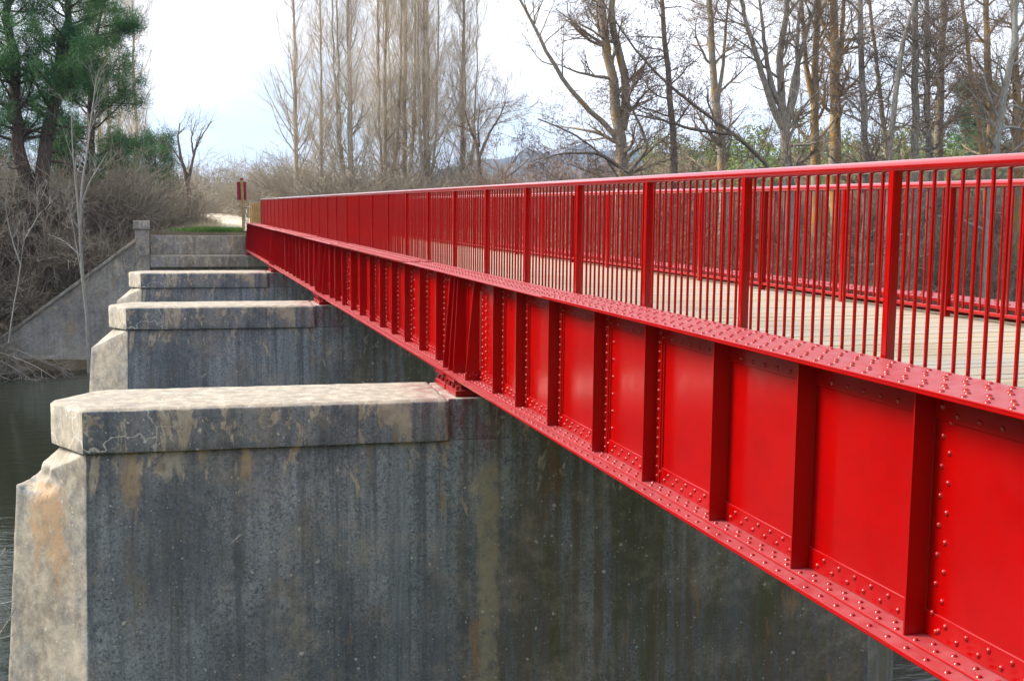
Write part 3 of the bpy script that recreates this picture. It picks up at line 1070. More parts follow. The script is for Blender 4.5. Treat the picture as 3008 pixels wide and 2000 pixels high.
def bare_tree(name, label, base, stems, bark, twigm, seed, style='open', group=None, cat='tree'):
    """stems: list of (world points, r0, r1). Limbs, branches and twigs grow from them."""
    r_ = np.random.default_rng(seed)
    root = empty(name, base)
    tag(root, label, cat, group)
    B0 = np.array(base)
    tr, cr_ = MB(), MB()
    for pts, r0, r1 in stems:
        P, Rd = poly(pts, 16, r0, r1, r_, r0 * 0.12)
        P = P - B0
        tr.tubes(P, Rd, 9)
        hgt_ = float(P[0, -1, 2] - P[0, 0, 2])
        if style == 'open':
            Lb, Lr = grow(r_, P, Rd, max(5, int(hgt_ * 1.15)), (0.30, 0.99), (0.6, 1.2), (2.2, 4.6), 8, 0.05, 0.16, 0.42, 0.02, 0.35)
            Bb, Br = grow(r_, Lb, Lr, 8, (0.2, 1.0), (0.4, 1.0), (0.9, 2.2), 5, 0.03, 0.18, 0.55, 0.012)
            Tb, Tr = grow(r_, Bb, Br, 6, (0.15, 1.0), (0.4, 1.0), (0.35, 1.0), 3, 0.02, 0.2, 0.6, 0.008)
            Ub, Ur = grow(r_, Tb, Tr, 2, (0.2, 1.0), (0.4, 0.9), (0.15, 0.45), 2, 0.0, 0.2, 0.7, 0.006)
        elif style == 'alder':
            Lb, Lr = grow(r_, P, Rd, max(8, int(hgt_ * 1.7)), (0.16, 0.99), (0.9, 1.5), (1.8, 4.2), 8, 0.0, 0.20, 0.34, 0.016, 0.4)
            Bb, Br = grow(r_, Lb, Lr, 8, (0.2, 1.0), (0.4, 1.1), (0.6, 1.5), 5, 0.0, 0.22, 0.55, 0.009)
            Tb, Tr = grow(r_, Bb, Br, 9, (0.2, 1.0), (0.4, 1.2), (0.2, 0.6), 3, 0.0, 0.25, 0.6, 0.006)
            Ub, Ur = grow(r_, Tb, Tr, 1, (0.5, 1.0), (0.6, 1.5), (0.07, 0.16), 2, -0.3, 0.1, 1.0, 0.017)
        elif style == 'fallen':
            Lb, Lr = grow(r_, P, Rd, 9, (0.1, 0.99), (0.3, 0.9), (0.7, 1.8), 6, -0.02, 0.12, 0.5, 0.010, 0.2)
            Bb, Br = grow(r_, Lb, Lr, 6, (0.2, 1.0), (0.3, 0.9), (0.3, 0.9), 4, -0.02, 0.14, 0.6, 0.007)
            Tb, Tr = grow(r_, Bb, Br, 3, (0.2, 1.0), (0.3, 0.9), (0.2, 0.5), 3, 0.0, 0.16, 0.7, 0.005)
            Ub, Ur = np.zeros((0, 2, 3)), np.zeros((0, 2))
        elif style == 'slim':
            Lb, Lr = grow(r_, P, Rd, max(4, int(hgt_ * 1.0)), (0.35, 0.99), (0.35, 0.8), (1.0, 2.6), 7, 0.06, 0.10, 0.5, 0.010, 0.4)
            Bb, Br = grow(r_, Lb, Lr, 5, (0.2, 1.0), (0.3, 0.9), (0.4, 1.2), 5, 0.04, 0.16, 0.6, 0.005)
            Tb, Tr = grow(r_, Bb, Br, 3, (0.2, 1.0), (0.3, 0.9), (0.2, 0.5), 3, 0.0, 0.16, 0.7, 0.0035)
            Ub, Ur = np.zeros((0, 2, 3)), np.zeros((0, 2))
        tr.tubes(Lb, Lr, 6)
        cr_.tubes(Bb, Br, 4)
        cr_.tubes(Tb, Tr, 3)
        if len(Ub): cr_.tubes(Ub, Ur, 3)
    tr.build('trunk', M[bark], root, True)
    cr_.build('crown', M[twigm], root, True)
    return root


def pts2(seq, Y, dy=None):
    return [tuple(at(px, py, Y + (dy[i] if dy else 0))) for i, (px, py) in enumerate(seq)]


def rooted(seq, Y):
    """stem through photo positions on plane Y, its foot taken down to the bank"""
    P = pts2(seq, Y)
    x, y, z = P[0]
    zb = float(hgt(x, y)) - 0.2
    P = [(x + (P[0][0] - P[1][0]) * 0.3, y, zb)] + P if zb < z - 0.3 else P
    return P


RG = 'bare trees on the bank beyond the railings'
RT_ = [
    # label, bark, twigs, style, Y, stems[(pixel points), r0, r1]
    ('forked bare tree with lichened trunk beside the blue hill', 'bark_lichen', 'twig', 'open', 55,
     [([(1434, 420), (1430, 320), (1418, 240), (1402, 150), (1385, 40), (1372, -80), (1360, -200)], 0.42, 0.12),
      ([(1432, 300), (1446, 235), (1440, 170), (1420, 105), (1404, 40), (1420, -60), (1440, -180)], 0.25, 0.09),
      ([(1428, 330), (1404, 290), (1340, 240), (1300, 195), (1262, 125), (1225, 55), (1190, -20), (1150, -110)], 0.15, 0.04)]),
    ('dark alder stem hung with cones, standing alone between two lichened trunks', 'bark_dark', 'twig_dark', 'alder', 53,
     [([(1556, 420), (1550, 330), (1546, 240), (1538, 150), (1526, 60), (1518, -60), (1512, -180)], 0.25, 0.08)]),
    ('low dark alder boughs arching down over the handrail before the hill', 'bark_dark', 'twig_dark', 'alder', 51,
     [([(1438, 400), (1400, 370), (1350, 320), (1290, 290), (1240, 275)], 0.13, 0.03),
      ([(1440, 395), (1380, 352), (1300, 352), (1230, 370)], 0.10, 0.02),
      ([(1445, 400), (1495, 340), (1465, 270), (1430, 205)], 0.12, 0.03)]),
    ('straight lichened trunk with a thin second stem, right of the alder', 'bark_lichen', 'twig', 'open', 57,
     [([(1668, 430), (1658, 320), (1648, 240), (1640, 140), (1634, 50), (1628, -60), (1622, -190)], 0.33, 0.10),
      ([(1650, 250), (1664, 160), (1672, 60), (1680, -60)], 0.12, 0.04)]),
    ('slanting alder trunk leaning steeply across its neighbours', 'bark_dark', 'twig_dark', 'alder', 52,
     [([(1800, 400), (1740, 340), (1650, 285), (1590, 245), (1530, 190), (1470, 130), (1420, 60), (1380, -10)], 0.17, 0.03),
      ([(1690, 310), (1600, 300), (1510, 272), (1440, 262)], 0.10, 0.03)]),
    ('broad tree fanning into many rough grey stems at half height', 'bark_grey', 'twig', 'open', 56,
     [([(1818, 430), (1812, 360), (1812, 300), (1800, 230), (1790, 150), (1808, 60), (1816, -80)], 0.40, 0.10),
      ([(1812, 310), (1780, 250), (1752, 160), (1720, 60), (1690, -60)], 0.22, 0.06),
      ([(1812, 300), (1825, 190), (1852, 90), (1880, 0), (1900, -100)], 0.18, 0.05),
      ([(1808, 270), (1770, 180), (1760, 90), (1742, -40)], 0.18, 0.05),
      ([(1815, 280), (1838, 200), (1835, 90), (1848, -60)], 0.16, 0.05)]),
    ('trunk coated in bright orange lichen, forking twice', 'bark_orange', 'twig', 'open', 58,
     [([(1880, 430), (1876, 330), (1878, 230), (1872, 150), (1884, 60), (1888, -60), (1890, -180)], 0.34, 0.10),
      ([(1876, 250), (1856, 150), (1848, 60), (1842, -60)], 0.18, 0.06)]),
    ('thickest straight trunk, grey below and orange with lichen above', 'bark_orange', 'twig', 'open', 60,
     [([(1924, 430), (1922, 330), (1922, 230), (1922, 130), (1918, 30), (1916, -80), (1914, -200)], 0.42, 0.16),
      ([(1926, 180), (1938, 90), (1944, 0), (1950, -100)], 0.18, 0.06)]),
    ('slim grey trunk left of the leaning lichened pole', 'bark_grey', 'twig', 'open', 55,
     [([(1996, 440), (1992, 330), (1986, 220), (1982, 120), (1980, 20), (1978, -100), (1976, -200)], 0.26, 0.10)]),
    ('thin lichened pole leaning left between grey trunks', 'bark_lichen', 'twig', 'open', 61,
     [([(2052, 430), (2036, 300), (2024, 200), (2012, 100), (2002, 0), (1994, -120)], 0.20, 0.07)]),
    ('crooked grey trunk bending right towards two straight ones', 'bark_grey', 'twig_dark', 'alder', 53,
     [([(2046, 440), (2050, 330), (2060, 250), (2068, 150), (2076, 80), (2096, 20), (2130, -60)], 0.25, 0.08),
      ([(2062, 190), (2100, 140), (2130, 90)], 0.09, 0.03)]),
    ('straight dark grey trunk, first of a close pair', 'bark_grey', 'twig_dark', 'alder', 54,
     [([(2108, 450), (2108, 340), (2108, 230), (2108, 120), (2107, 10), (2106, -110), (2106, -200)], 0.29, 0.12)]),
    ('straight pale grey trunk, second of the close pair', 'bark_grey', 'twig', 'open', 57,
     [([(2142, 450), (2138, 330), (2136, 220), (2134, 110), (2132, 0), (2131, -120), (2130, -200)], 0.25, 0.10)]),
    ('slightly curved lichened trunk behind the close pair', 'bark_lichen', 'twig', 'open', 60,
     [([(2160, 430), (2160, 330), (2164, 230), (2170, 130), (2172, 30), (2176, -80), (2180, -180)], 0.32, 0.12)]),
    ('leaning lichened stem before the round green pine', 'bark_orange', 'twig_dark', 'alder', 58,
     [([(2274, 440), (2262, 330), (2248, 240), (2232, 160), (2222, 60), (2212, -50), (2205, -150)], 0.22, 0.07),
      ([(2266, 360), (2290, 300), (2288, 220), (2300, 130)], 0.10, 0.03)]),
    ('pale peeling trunk leaning right with two bent white branches', 'bark_pale', 'twig', 'open', 52,
     [([(2280, 470), (2292, 350), (2304, 260), (2318, 190), (2336, 110), (2344, 20), (2340, -90)], 0.30, 0.11),
      ([(2298, 305), (2320, 290), (2360, 300), (2400, 330)], 0.09, 0.03),
      ([(2312, 250), (2335, 242), (2375, 262)], 0.07, 0.02)]),
    ('orange lichened trunk rising behind the pale peeling trunk', 'bark_orange', 'twig', 'open', 60,
     [([(2284, 430), (2284, 310), (2278, 200), (2272, 100), (2270, 0), (2268, -120)], 0.34, 0.13)]),
    ('double lichened trunk cut by the right edge of the view', 'bark_orange', 'twig', 'open', 58,
     [([(2348, 440), (2345, 330), (2342, 230), (2340, 120), (2330, 0), (2322, -120)], 0.36, 0.13),
      ([(2352, 330), (2364, 220), (2376, 100), (2386, -20)], 0.24, 0.09)]),
]
for i, (lab, bk, tw, sty, Y, st) in enumerate(RT_):
    stems = []
    for j, (seq, r0, r1) in enumerate(st):
        P = rooted(seq, Y) if (j == 0 or sty == 'x') else pts2(seq, Y)
        stems.append((P, r0, r1))
    base = stems[0][0][0]
    bare_tree('bare_tree', lab, base, stems, bk, tw, 100 + i, sty, RG)

# small bare trees left of the poplars and by the path
bare_tree('bare_tree', 'small dark forked tree standing against the white sky beside the path', tuple(at(432, 480, 66)), [
    (pts2([(432, 500), (432, 440), (430, 400), (418, 370), (408, 330), (412, 285)], 66), 0.17, 0.03),
    (pts2([(431, 430), (442, 380), (448, 345), (466, 310), (488, 280)], 66), 0.10, 0.02),
    (pts2([(446, 360), (440, 320), (452, 275)], 66), 0.06, 0.015),
    (pts2([(424, 385), (400, 345), (380, 320)], 66), 0.06, 0.015)], 'bark_dark', 'twig_dark', 55, 'slim', 'small bare trees')
bare_tree('bare_tree', 'small twisted bare tree on the skyline right of the poplars', tuple(at(1105, 430, 78)), [
    (pts2([(1104, 440), (1104, 380), (1098, 330), (1080, 290), (1070, 255)], 78), 0.20, 0.04),
    (pts2([(1105, 360), (1125, 310), (1150, 270), (1165, 235)], 78), 0.12, 0.03),
    (pts2([(1104, 340), (1100, 290), (1105, 250)], 78), 0.08, 0.03)], 'bark_dark', 'twig', 56, 'open', 'small bare trees')
bare_tree('bare_tree', 'low spreading bare tree at the foot of the blue hill', tuple(at(1150, 430, 72)), [
    (pts2([(1148, 440), (1160, 400), (1180, 375), (1200, 350)], 72), 0.12, 0.03),
    (pts2([(1155, 415), (1185, 395), (1215, 370), (1230, 350)], 72), 0.08, 0.02)], 'bark_dark', 'twig', 57, 'slim', 'small bare trees')
bare_tree('bare_tree', 'slender whitish tree rising in front of the sloping wing wall', tuple(at(206, 830, 52.6)), [
    (pts2([(206, 860), (206, 790), (200, 720), (194, 660), (186, 600), (184, 540), (183, 480), (188, 430), (196, 380), (205, 310), (215, 240), (222, 180)], 52.6), 0.10, 0.018),
    (pts2([(186, 560), (180, 480), (172, 400), (166, 330), (164, 260)], 52.6), 0.055, 0.015),
    (pts2([(188, 470), (205, 420), (230, 380), (248, 350)], 52.6), 0.04, 0.012),
    (pts2([(196, 680), (182, 600), (170, 530), (158, 470)], 52.6), 0.04, 0.012)], 'bark_pale', 'twig_pale', 58, 'slim', 'small bare trees')
bare_tree('bare_tree', 'pale leafless sapling at the left edge above the water', tuple(at(40, 740, 51)), [
    (pts2([(20, 790), (32, 700), (44, 640), (54, 560), (56, 520)], 51), 0.034, 0.008),
    (pts2([(48, 610), (30, 560), (20, 520), (12, 470)], 51), 0.035, 0.01),
    (pts2([(54, 555), (78, 515), (92, 490)], 51), 0.03, 0.01)], 'bark_pale', 'twig_pale', 59, 'slim', 'small bare trees')


bare_tree('fallen_branch', 'pale tangled branches drooping into the water at the left edge', tuple(at(20, 830, 51.6)), [
    (pts2([(-40, 800), (0, 812), (50, 828), (95, 850), (128, 872)], 51.6, [1.5, 0.8, 0, -0.5, -0.9]), 0.04, 0.008),
    (pts2([(-40, 815), (10, 835), (50, 858), (80, 880)], 51.6, [1.0, 0.4, 0, -0.4]), 0.03, 0.008),
    (pts2([(-40, 795), (20, 800), (80, 822), (120, 842)], 51.9, [1.2, 0.6, 0, -0.3]), 0.03, 0.008),
    (pts2([(-40, 850), (0, 865), (40, 882)], 51.0, [1.0, 0.4, 0]), 0.025, 0.008)], 'bark_pale', 'twig_pale', 60, 'fallen', 'small bare trees', 'branch')


# ---- Lombardy poplars
def poplar_mesh(seed, H, r0, multi):
    r_ = np.random.default_rng(seed)
    tr, cr_ = MB(), MB()
    stems = [([(0, 0, -0.5), (0.1, 0, H * 0.3), (0, 0.1, H * 0.65), (0.1, 0, H)], r0, 0.03)]
    for i in range(multi):
        a = r_.uniform(0, 6.28)
        d = r_.uniform(0.5, 1.1)
        stems.append(([(0.1 * math.cos(a), 0.1 * math.sin(a), 0.4 + i * 0.5), (d * math.cos(a), d * math.sin(a), H * 0.22), (d * 1.4 * math.cos(a), d * 1.4 * math.sin(a), H * 0.55), (d * 1.2 * math.cos(a), d * 1.2 * math.sin(a), H * r_.uniform(0.75, 0.95))], r0 * r_.uniform(0.45, 0.7), 0.02))
    for pts, a, b_ in stems:
        P, Rd = poly(pts, 18, a, b_, r_, 0.04)
        tr.tubes(P, Rd, 7)
        Lb, Lr = grow(r_, P, Rd, int(H * (3.0 if not multi else 1.7)), (0.06, 0.97), (0.40, 0.95), (2.8, 6.8), 9, 0.21, 0.07, 0.28, 0.014, 0.5)
        Bb, Br = grow(r_, Lb, Lr, 12 if not multi else 10, (0.10, 1.0), (0.2, 0.8), (0.8, 2.2), 4, 0.16, 0.07, 0.5, 0.0065)
        Tb, Tr = grow(r_, Bb, Br, 6, (0.1, 1.0), (0.2, 0.8), (0.3, 1.1), 2, 0.10, 0.06, 0.7, 0.0048)
        tr.tubes(Lb, Lr, 4)
        cr_.tubes(Bb, Br, 3)
        cr_.tubes(Tb, Tr, 3)
    a, b_ = tr.mesh('trunk', True), cr_.mesh('crown', True)
    a.materials.append(M['bark_poplar'])
    b_.materials.append(M['twig_poplar'])
    return a, b_


pop = [poplar_mesh(1, 24, 0.22, 0), poplar_mesh(2, 26, 0.24, 3), poplar_mesh(3, 25, 0.20, 4)]
PG = 'tall bare poplars behind the bridge'
for label, px, Y, proto, s_, rz in [
    ('slender poplar alone against the white sky left of the signpost', 316, 96, 0, 0.92, 0.4),
    ('feathery poplar standing behind the large pine', 256, 112, 1, 1.0, 1.9),
    ('poplar with a spreading skirt of branches, first of the tall row', 684, 84, 0, 0.95, 2.2),
    ('thin open poplar, second of the tall row', 741, 86, 0, 0.80, 4.1),
    ('dense grey poplar column, third of the tall row', 806, 84, 1, 1.0, 0.9),
    ('dense grey poplar column, fourth of the tall row', 889, 88, 2, 1.0, 3.3),
    ('widest poplar column with several stems, fifth of the tall row', 931, 90, 1, 1.08, 5.0),
    ('dense poplar column, sixth of the tall row', 985, 86, 2, 1.05, 1.1),
    ('dark poplar, last of the tall row beside the gap with the hill', 1066, 88, 1, 0.94, 2.8),
]:
    p = at(px, 470, Y)
    root = tag(empty('poplar_tree', (p.x, Y, float(hgt(p.x, Y))), rz), label, 'tree', PG)
    root.scale = (s_, s_, s_)
    a, b_ = pop[proto]
    link('trunk', a, None, root)
    link('crown', b_, None, root)


# ---- pines
def needles(r_, C, n, size, ln, wd, up_=0.5):
    """tufts of flat-sided needles round the points C"""
    m = len(C)
    o = np.repeat(C, n, 0) + r_.normal(size=(m * n, 3)) * size
    d = unit(r_.normal(size=(m * n, 3)) + UP * up_)
    s = unit(np.cross(d, r_.normal(size=(m * n, 3))))
    L_ = r_.uniform(0.6, 1.2, (m * n, 1)) * ln
    v = np.stack([o - s * wd / 2, o + s * wd / 2, o + d * L_ + s * wd / 3, o + d * L_ - s * wd / 3], 1)
    q = np.arange(m * n * 4).reshape(-1, 4)
    return v.reshape(-1, 3), q


def pine(label, base, stems, seed, clump, group='pine trees on the bank', n_l=2.6, crown_from=0.4, ln=(1.5, 3.6)):
    r_ = np.random.default_rng(seed)
    root = tag(empty('pine_tree', base), label, 'tree', group)
    tr, cr_ = MB(), MB()
    for pts, r0, r1 in stems:
        P, Rd = poly(pts, 16, r0, r1, r_, r0 * 0.2)
        P = P - np.array(base)
        tr.tubes(P, Rd, 9)
        H = float(P[0, -1, 2] - P[0, 0, 2])
        Lb, Lr = grow(r_, P, Rd, int(H * n_l), (crown_from, 1.0), (0.8, 1.45), ln, 7, 0.04, 0.10, 0.32, 0.02, 0.35)
        Db, Dr = grow(r_, P, Rd, int(H * 1.2), (0.05, max(0.08, crown_from)), (1.2, 1.7), (0.6, 2.4), 6, -0.02, 0.14, 0.25, 0.012)
        Bb, Br = grow(r_, Lb, Lr, 7, (0.3, 1.0), (0.3, 0.9), (0.4, 1.1), 4, 0.05, 0.12, 0.5, 0.008)
        Eb, Er = grow(r_, Db, Dr, 5, (0.3, 1.0), (0.4, 1.0), (0.2, 0.7), 3, 0.0, 0.12, 0.5, 0.006)
        tr.tubes(Lb, Lr, 5); tr.tubes(Db, Dr, 4); tr.tubes(Bb, Br, 3); tr.tubes(Eb, Er, 3)
        ends = np.concatenate([Bb[:, -1], Bb[:, 2], Lb[:, -1]])
        v, q = needles(r_, ends, int(clump * 1.4), 0.14, 0.30, 0.017)
        cr_.add(v, q)
    tr.build('trunk', M['bark_pine'], root, True)
    cr_.build('crown', M['needle'], root)
    return root


PB = tuple(at(60, 640, 57))
pine('large dark pine with a trunk forked low into two, at the left edge', (PB[0], 57, float(hgt(PB[0], 57)) - 0.2), [
    (pts2([(62, 700), (66, 560), (72, 500), (62, 430), (48, 360), (40, 280), (32, 180), (24, 60), (20, -80)], 57), 0.42, 0.14),
    (pts2([(74, 540), (84, 450), (95, 380), (106, 310), (118, 230), (132, 150), (150, 60), (165, -70)], 57), 0.40, 0.10),
    (pts2([(100, 350), (115, 310), (128, 240), (140, 160), (160, 90)], 57), 0.20, 0.07)], 201, 22, n_l=3.4, crown_from=0.46)
PB = tuple(at(200, 560, 61))
pine('tall green pine whose crown ends in a sharp edge against the sky', (PB[0], 61, float(hgt(PB[0], 61)) - 0.2), [
    (pts2([(205, 600), (204, 480), (206, 380), (208, 280), (212, 180), (222, 90), (235, 15)], 61), 0.30, 0.06)], 202, 24, n_l=6.0, crown_from=0.20, ln=(1.6, 3.2))
PB = tuple(at(360, 480, 70))
pine('small bushy young pine above the square pillar', (PB[0], 70, float(hgt(PB[0], 70))), [
    (pts2([(360, 500), (360, 440), (358, 380), (357, 335)], 70), 0.14, 0.03)], 203, 16, n_l=11, crown_from=0.1, ln=(0.7, 1.3))
PB = tuple(at(285, 480, 72))
pine('half hidden low pine between the tall pine and the young pine', (PB[0], 72, float(hgt(PB[0], 72))), [
    (pts2([(290, 500), (290, 440), (292, 390), (294, 330)], 72), 0.16, 0.03)], 204, 14, n_l=7, crown_from=0.1, ln=(0.7, 1.5))
PB = tuple(at(10, 560, 66))
pine('dim green pine behind the forked trunk at the left edge', (PB[0], 66, float(hgt(PB[0], 66))), [
    (pts2([(-10, 600), (-8, 500), (-5, 400), (0, 300)], 66), 0.2, 0.05)], 205, 14, n_l=7, crown_from=0.15, ln=(1.0, 2.2))
PB = tuple(at(130, 560, 74))
pine('slim pine standing back between the forked trunks', (PB[0], 74, float(hgt(PB[0], 74))), [
    (pts2([(140, 580), (140, 470), (142, 360), (144, 250)], 74), 0.2, 0.05)], 206, 14, n_l=6, crown_from=0.2, ln=(1.0, 2.0))
PB = tuple(at(2250, 400, 92))
pine('round green pine beyond the lichened trunks', (PB[0], 92, float(hgt(PB[0], 92))), [
    (pts2([(2245, 420), (2245, 330), (2248, 260), (2255, 215)], 92), 0.25, 0.08)], 207, 22, 'pine trees beyond the river', n_l=12, crown_from=0.3, ln=(2.0, 3.2))


# pine wood on the rising ground to the right: far off, one mass
def wood():
    r_ = np.random.default_rng(77)
    tr, cr_ = MB(), MB()
    for i in range(130):
        Y = r_.uniform(110, 300)
        px = r_.uniform(1480, 2500)
        p = at(px, 470, Y)
        g = float(hgt(p.x, Y))
        H = r_.uniform(8, 14)
        tr.tube([(p.x, Y, g - 0.3), (p.x, Y, g + H * 0.8)], [0.2, 0.08], 5, False)
        n = 130
        a = r_.uniform(0, 6.28, n); u = r_.uniform(0, 1, n) ** 0.6; h = r_.uniform(0.12, 1, n)
        rad = H * 0.30 * np.sqrt(np.maximum(0.05, 1 - (h - 0.4) ** 2 * 2.2)) * u
        C = np.stack([p.x + rad * np.cos(a), Y + rad * np.sin(a), g + h * H], 1) + r_.normal(size=(n, 3)) * 0.2
        v, q = needles(r_, C, 6, 0.28, 0.58, 0.15)
        cr_.add(v, q)
    o = cr_.build('pine_wood', M['needle_far'])
    tr.build('trunk_mass', M['bark_pine'], o)
    return tag(o, 'distant green pine wood on the rising ground beyond the bare trunks', 'wood', kind='stuff')


wood()


# ================================================================== UNDERGROWTH
def shrub_proto(seed, n_st, H, spread):
    r_ = np.random.default_rng(seed)
    a = r_.uniform(0, 6.28, n_st); d = r_.uniform(0, 0.35, n_st)
    P = np.empty((n_st, 6, 3)); P[:, 0] = np.stack([d * np.cos(a), d * np.sin(a), np.zeros(n_st) - 0.1], 1)
    dr = unit(np.stack([np.cos(a) * spread, np.sin(a) * spread, np.ones(n_st)], 1) + r_.normal(size=(n_st, 3)) * 0.18)
    st = (r_.uniform(0.5, 1.0, n_st) * H / 5)[:, None]
    for k in range(1, 6):
        P[:, k] = P[:, k - 1] + dr * st
        dr = unit(dr + r_.normal(size=(n_st, 3)) * 0.14)
    Rd = np.linspace(0.022, 0.006, 6)[None] * r_.uniform(0.7, 1.3, (n_st, 1))
    Bb, Br = grow(r_, P, Rd, 7, (0.10, 1.0), (0.3, 1.1), (0.5, 1.4), 3, 0.04, 0.18, 0.6, 0.011)
    Tb, Tr = grow(r_, Bb, Br, 5, (0.1, 1.0), (0.3, 1.2), (0.25, 0.8), 2, 0.02, 0.2, 0.7, 0.010)
    b = MB()
    b.tubes(P, Rd, 3); b.tubes(Bb, Br, 3); b.tubes(Tb, Tr, 3)
    return np.concatenate(b.v), np.concatenate(b.q)


SH = [shrub_proto(s, 12, 3.4, 0.5) for s in (11, 12, 13)] + [shrub_proto(s, 14, 2.0, 0.8) for s in (14, 15)]


SHC = bpy.data.collections.new('shrubs')
COL.children.link(SHC)


def scatter_tree(mat, coll, pick=True):
    """geometry nodes: a shrub on every point, turned and scaled by its attributes"""
    t = bpy.data.node_groups.new('scatter_shrubs', 'GeometryNodeTree')
    t.interface.new_socket('Geometry', in_out='INPUT', socket_type='NodeSocketGeometry')
    t.interface.new_socket('Geometry', in_out='OUTPUT', socket_type='NodeSocketGeometry')
    N = t.nodes.new
    gi, go = N('NodeGroupInput'), N('NodeGroupOutput')
    ci = N('GeometryNodeCollectionInfo')
    ci.inputs['Collection'].default_value = coll
    ci.inputs['Separate Children'].default_value = True
    ci.inputs['Reset Children'].default_value = True
    ip = N('GeometryNodeInstanceOnPoints')
    ip.inputs['Pick Instance'].default_value = True
    sm = N('GeometryNodeSetMaterial')
    sm.inputs['Material'].default_value = mat
    def attr(name, typ):
        n_ = N('GeometryNodeInputNamedAttribute')
        n_.data_type = typ
        n_.inputs['Name'].default_value = name
        return n_.outputs['Attribute']
    t.links.new(gi.outputs[0], ip.inputs['Points'])
    t.links.new(ci.outputs[0], ip.inputs['Instance'])
    t.links.new(attr('pick', 'INT'), ip.inputs['Instance Index'])
    t.links.new(attr('turn', 'FLOAT_VECTOR'), ip.inputs['Rotation'])
    t.links.new(attr('size', 'FLOAT_VECTOR'), ip.inputs['Scale'])
    t.links.new(ip.outputs[0], sm.inputs['Geometry'])
    t.links.new(sm.outputs[0], go.inputs[0])
    return t


def thicket(name, label, spots, mat, seed, hs=(0.7, 1.2)):
    r_ = np.random.default_rng(seed)
    n = len(spots)
    x0, y0 = spots[0]
    z0 = float(hgt(x0, y0))
    S = np.array(spots)
    pos = np.stack([S[:, 0] - x0, S[:, 1] - y0, hgt(S[:, 0], S[:, 1]) - z0], 1)
    pick = r_.integers(0, len(SH), n)
    turn = np.stack([np.zeros(n), np.zeros(n), r_.uniform(0, 6.28, n)], 1)
    sz = r_.uniform(hs[0], hs[1], n)
    size = np.stack([sz, sz, sz * r_.uniform(0.85, 1.15, n)], 1)
    first = not len(SHC.objects)
    k = len(SH) if first else 0           # the first five stand as shrubs of their own; the scatter repeats them
    me = bpy.data.meshes.new(name)
    me.from_pydata([tuple(p) for p in pos[k:]], [], [])
    for nm, typ, key, arr in (('pick', 'INT', 'value', pick[k:].astype(np.int32)), ('turn', 'FLOAT_VECTOR', 'vector', turn[k:].astype(np.float32)), ('size', 'FLOAT_VECTOR', 'vector', size[k:].astype(np.float32))):
        a_ = me.attributes.new(nm, typ, 'POINT')
        a_.data.foreach_set(key, arr.ravel())
    me.materials.append(M[mat])
    o = link(name, me, None, None, (x0, y0, z0))
    md = o.modifiers.new('scatter', 'NODES')
    md.node_group = scatter_tree(M[mat], SHC)
    for i in range(k):
        v, q = SH[i]
        sm = MB().add(v, q).mesh('shrub', True)
        sm.materials.append(M[mat])
        c = bpy.data.objects.new('shrub', sm)
        SHC.objects.link(c)
        c.parent = o
        c.location = pos[i]
        c.rotation_euler = turn[i]
        c.scale = size[i]
    return tag(o, label, 'undergrowth', kind='stuff')


r_ = np.random.default_rng(31)
spots = []
while len(spots) < 300:
    x, y = r_.uniform(-34, 1.6), r_.uniform(52.9, 74)
    if len(spots) < 170: x, y = r_.uniform(-24, -1.6), r_.uniform(52.9, 60)
    if x > -1.6 and y < 58.5: continue
    if x > -8.6 and y < 55.0: continue
    if x > 0.2 and y < 66: continue
    spots.append((x, y))
spots += [(r_.uniform(-17, -7.6), r_.uniform(51.6, 54.2)) for _ in range(34)]
thicket('undergrowth', 'leafless brown thicket covering the bank behind the wing wall', spots, 'brush', 1, (0.8, 1.3))
spots = []
for _ in range(3000):
    Y = r_.uniform(72, 112)
    p = at(r_.uniform(480, 1160), 470, Y)
    if p.x < 7.4: continue
    spots.append((p.x, Y))
    if len(spots) >= 170: break
thicket('undergrowth', 'leafless brown thicket between the path and the poplars', spots, 'brush', 2, (1.0, 1.55))
spots = []
for _ in range(3000):
    Y = r_.uniform(50.5, 67)
    p = at(r_.uniform(1150, 2420), 470, Y)
    spots.append((p.x, Y))
    if len(spots) >= 250: break
thicket('undergrowth', 'reddish brown thicket under the bare trees beyond the railings', spots, 'brush_red', 3, (0.8, 1.75))
spots = [(r_.uniform(-2.5, 2.0), r_.uniform(63, 110)) for _ in range(40)]
spots = [(x if y < 80 else x - 1.2, y) for x, y in spots]
thicket('undergrowth', 'grey brown bushes along the near side of the sandy path', spots, 'brush', 4, (0.7, 1.1))


spots = []
for _ in range(150):
    Y = r_.uniform(125, 190)
    x = at(r_.uniform(400, 700), 470, Y).x
    if 2.2 < x < 8.2 and Y < 150: continue
    spots.append((x, Y))
thicket('undergrowth', 'hazy belt of bare bushes closing the far end of the path', spots, 'brush_hedge', 9, (1.3, 2.3))

# the same riverside wood goes on along both banks beyond the view and behind the camera
WDC = bpy.data.collections.new('wood_trees')
COL.children.link(WDC)


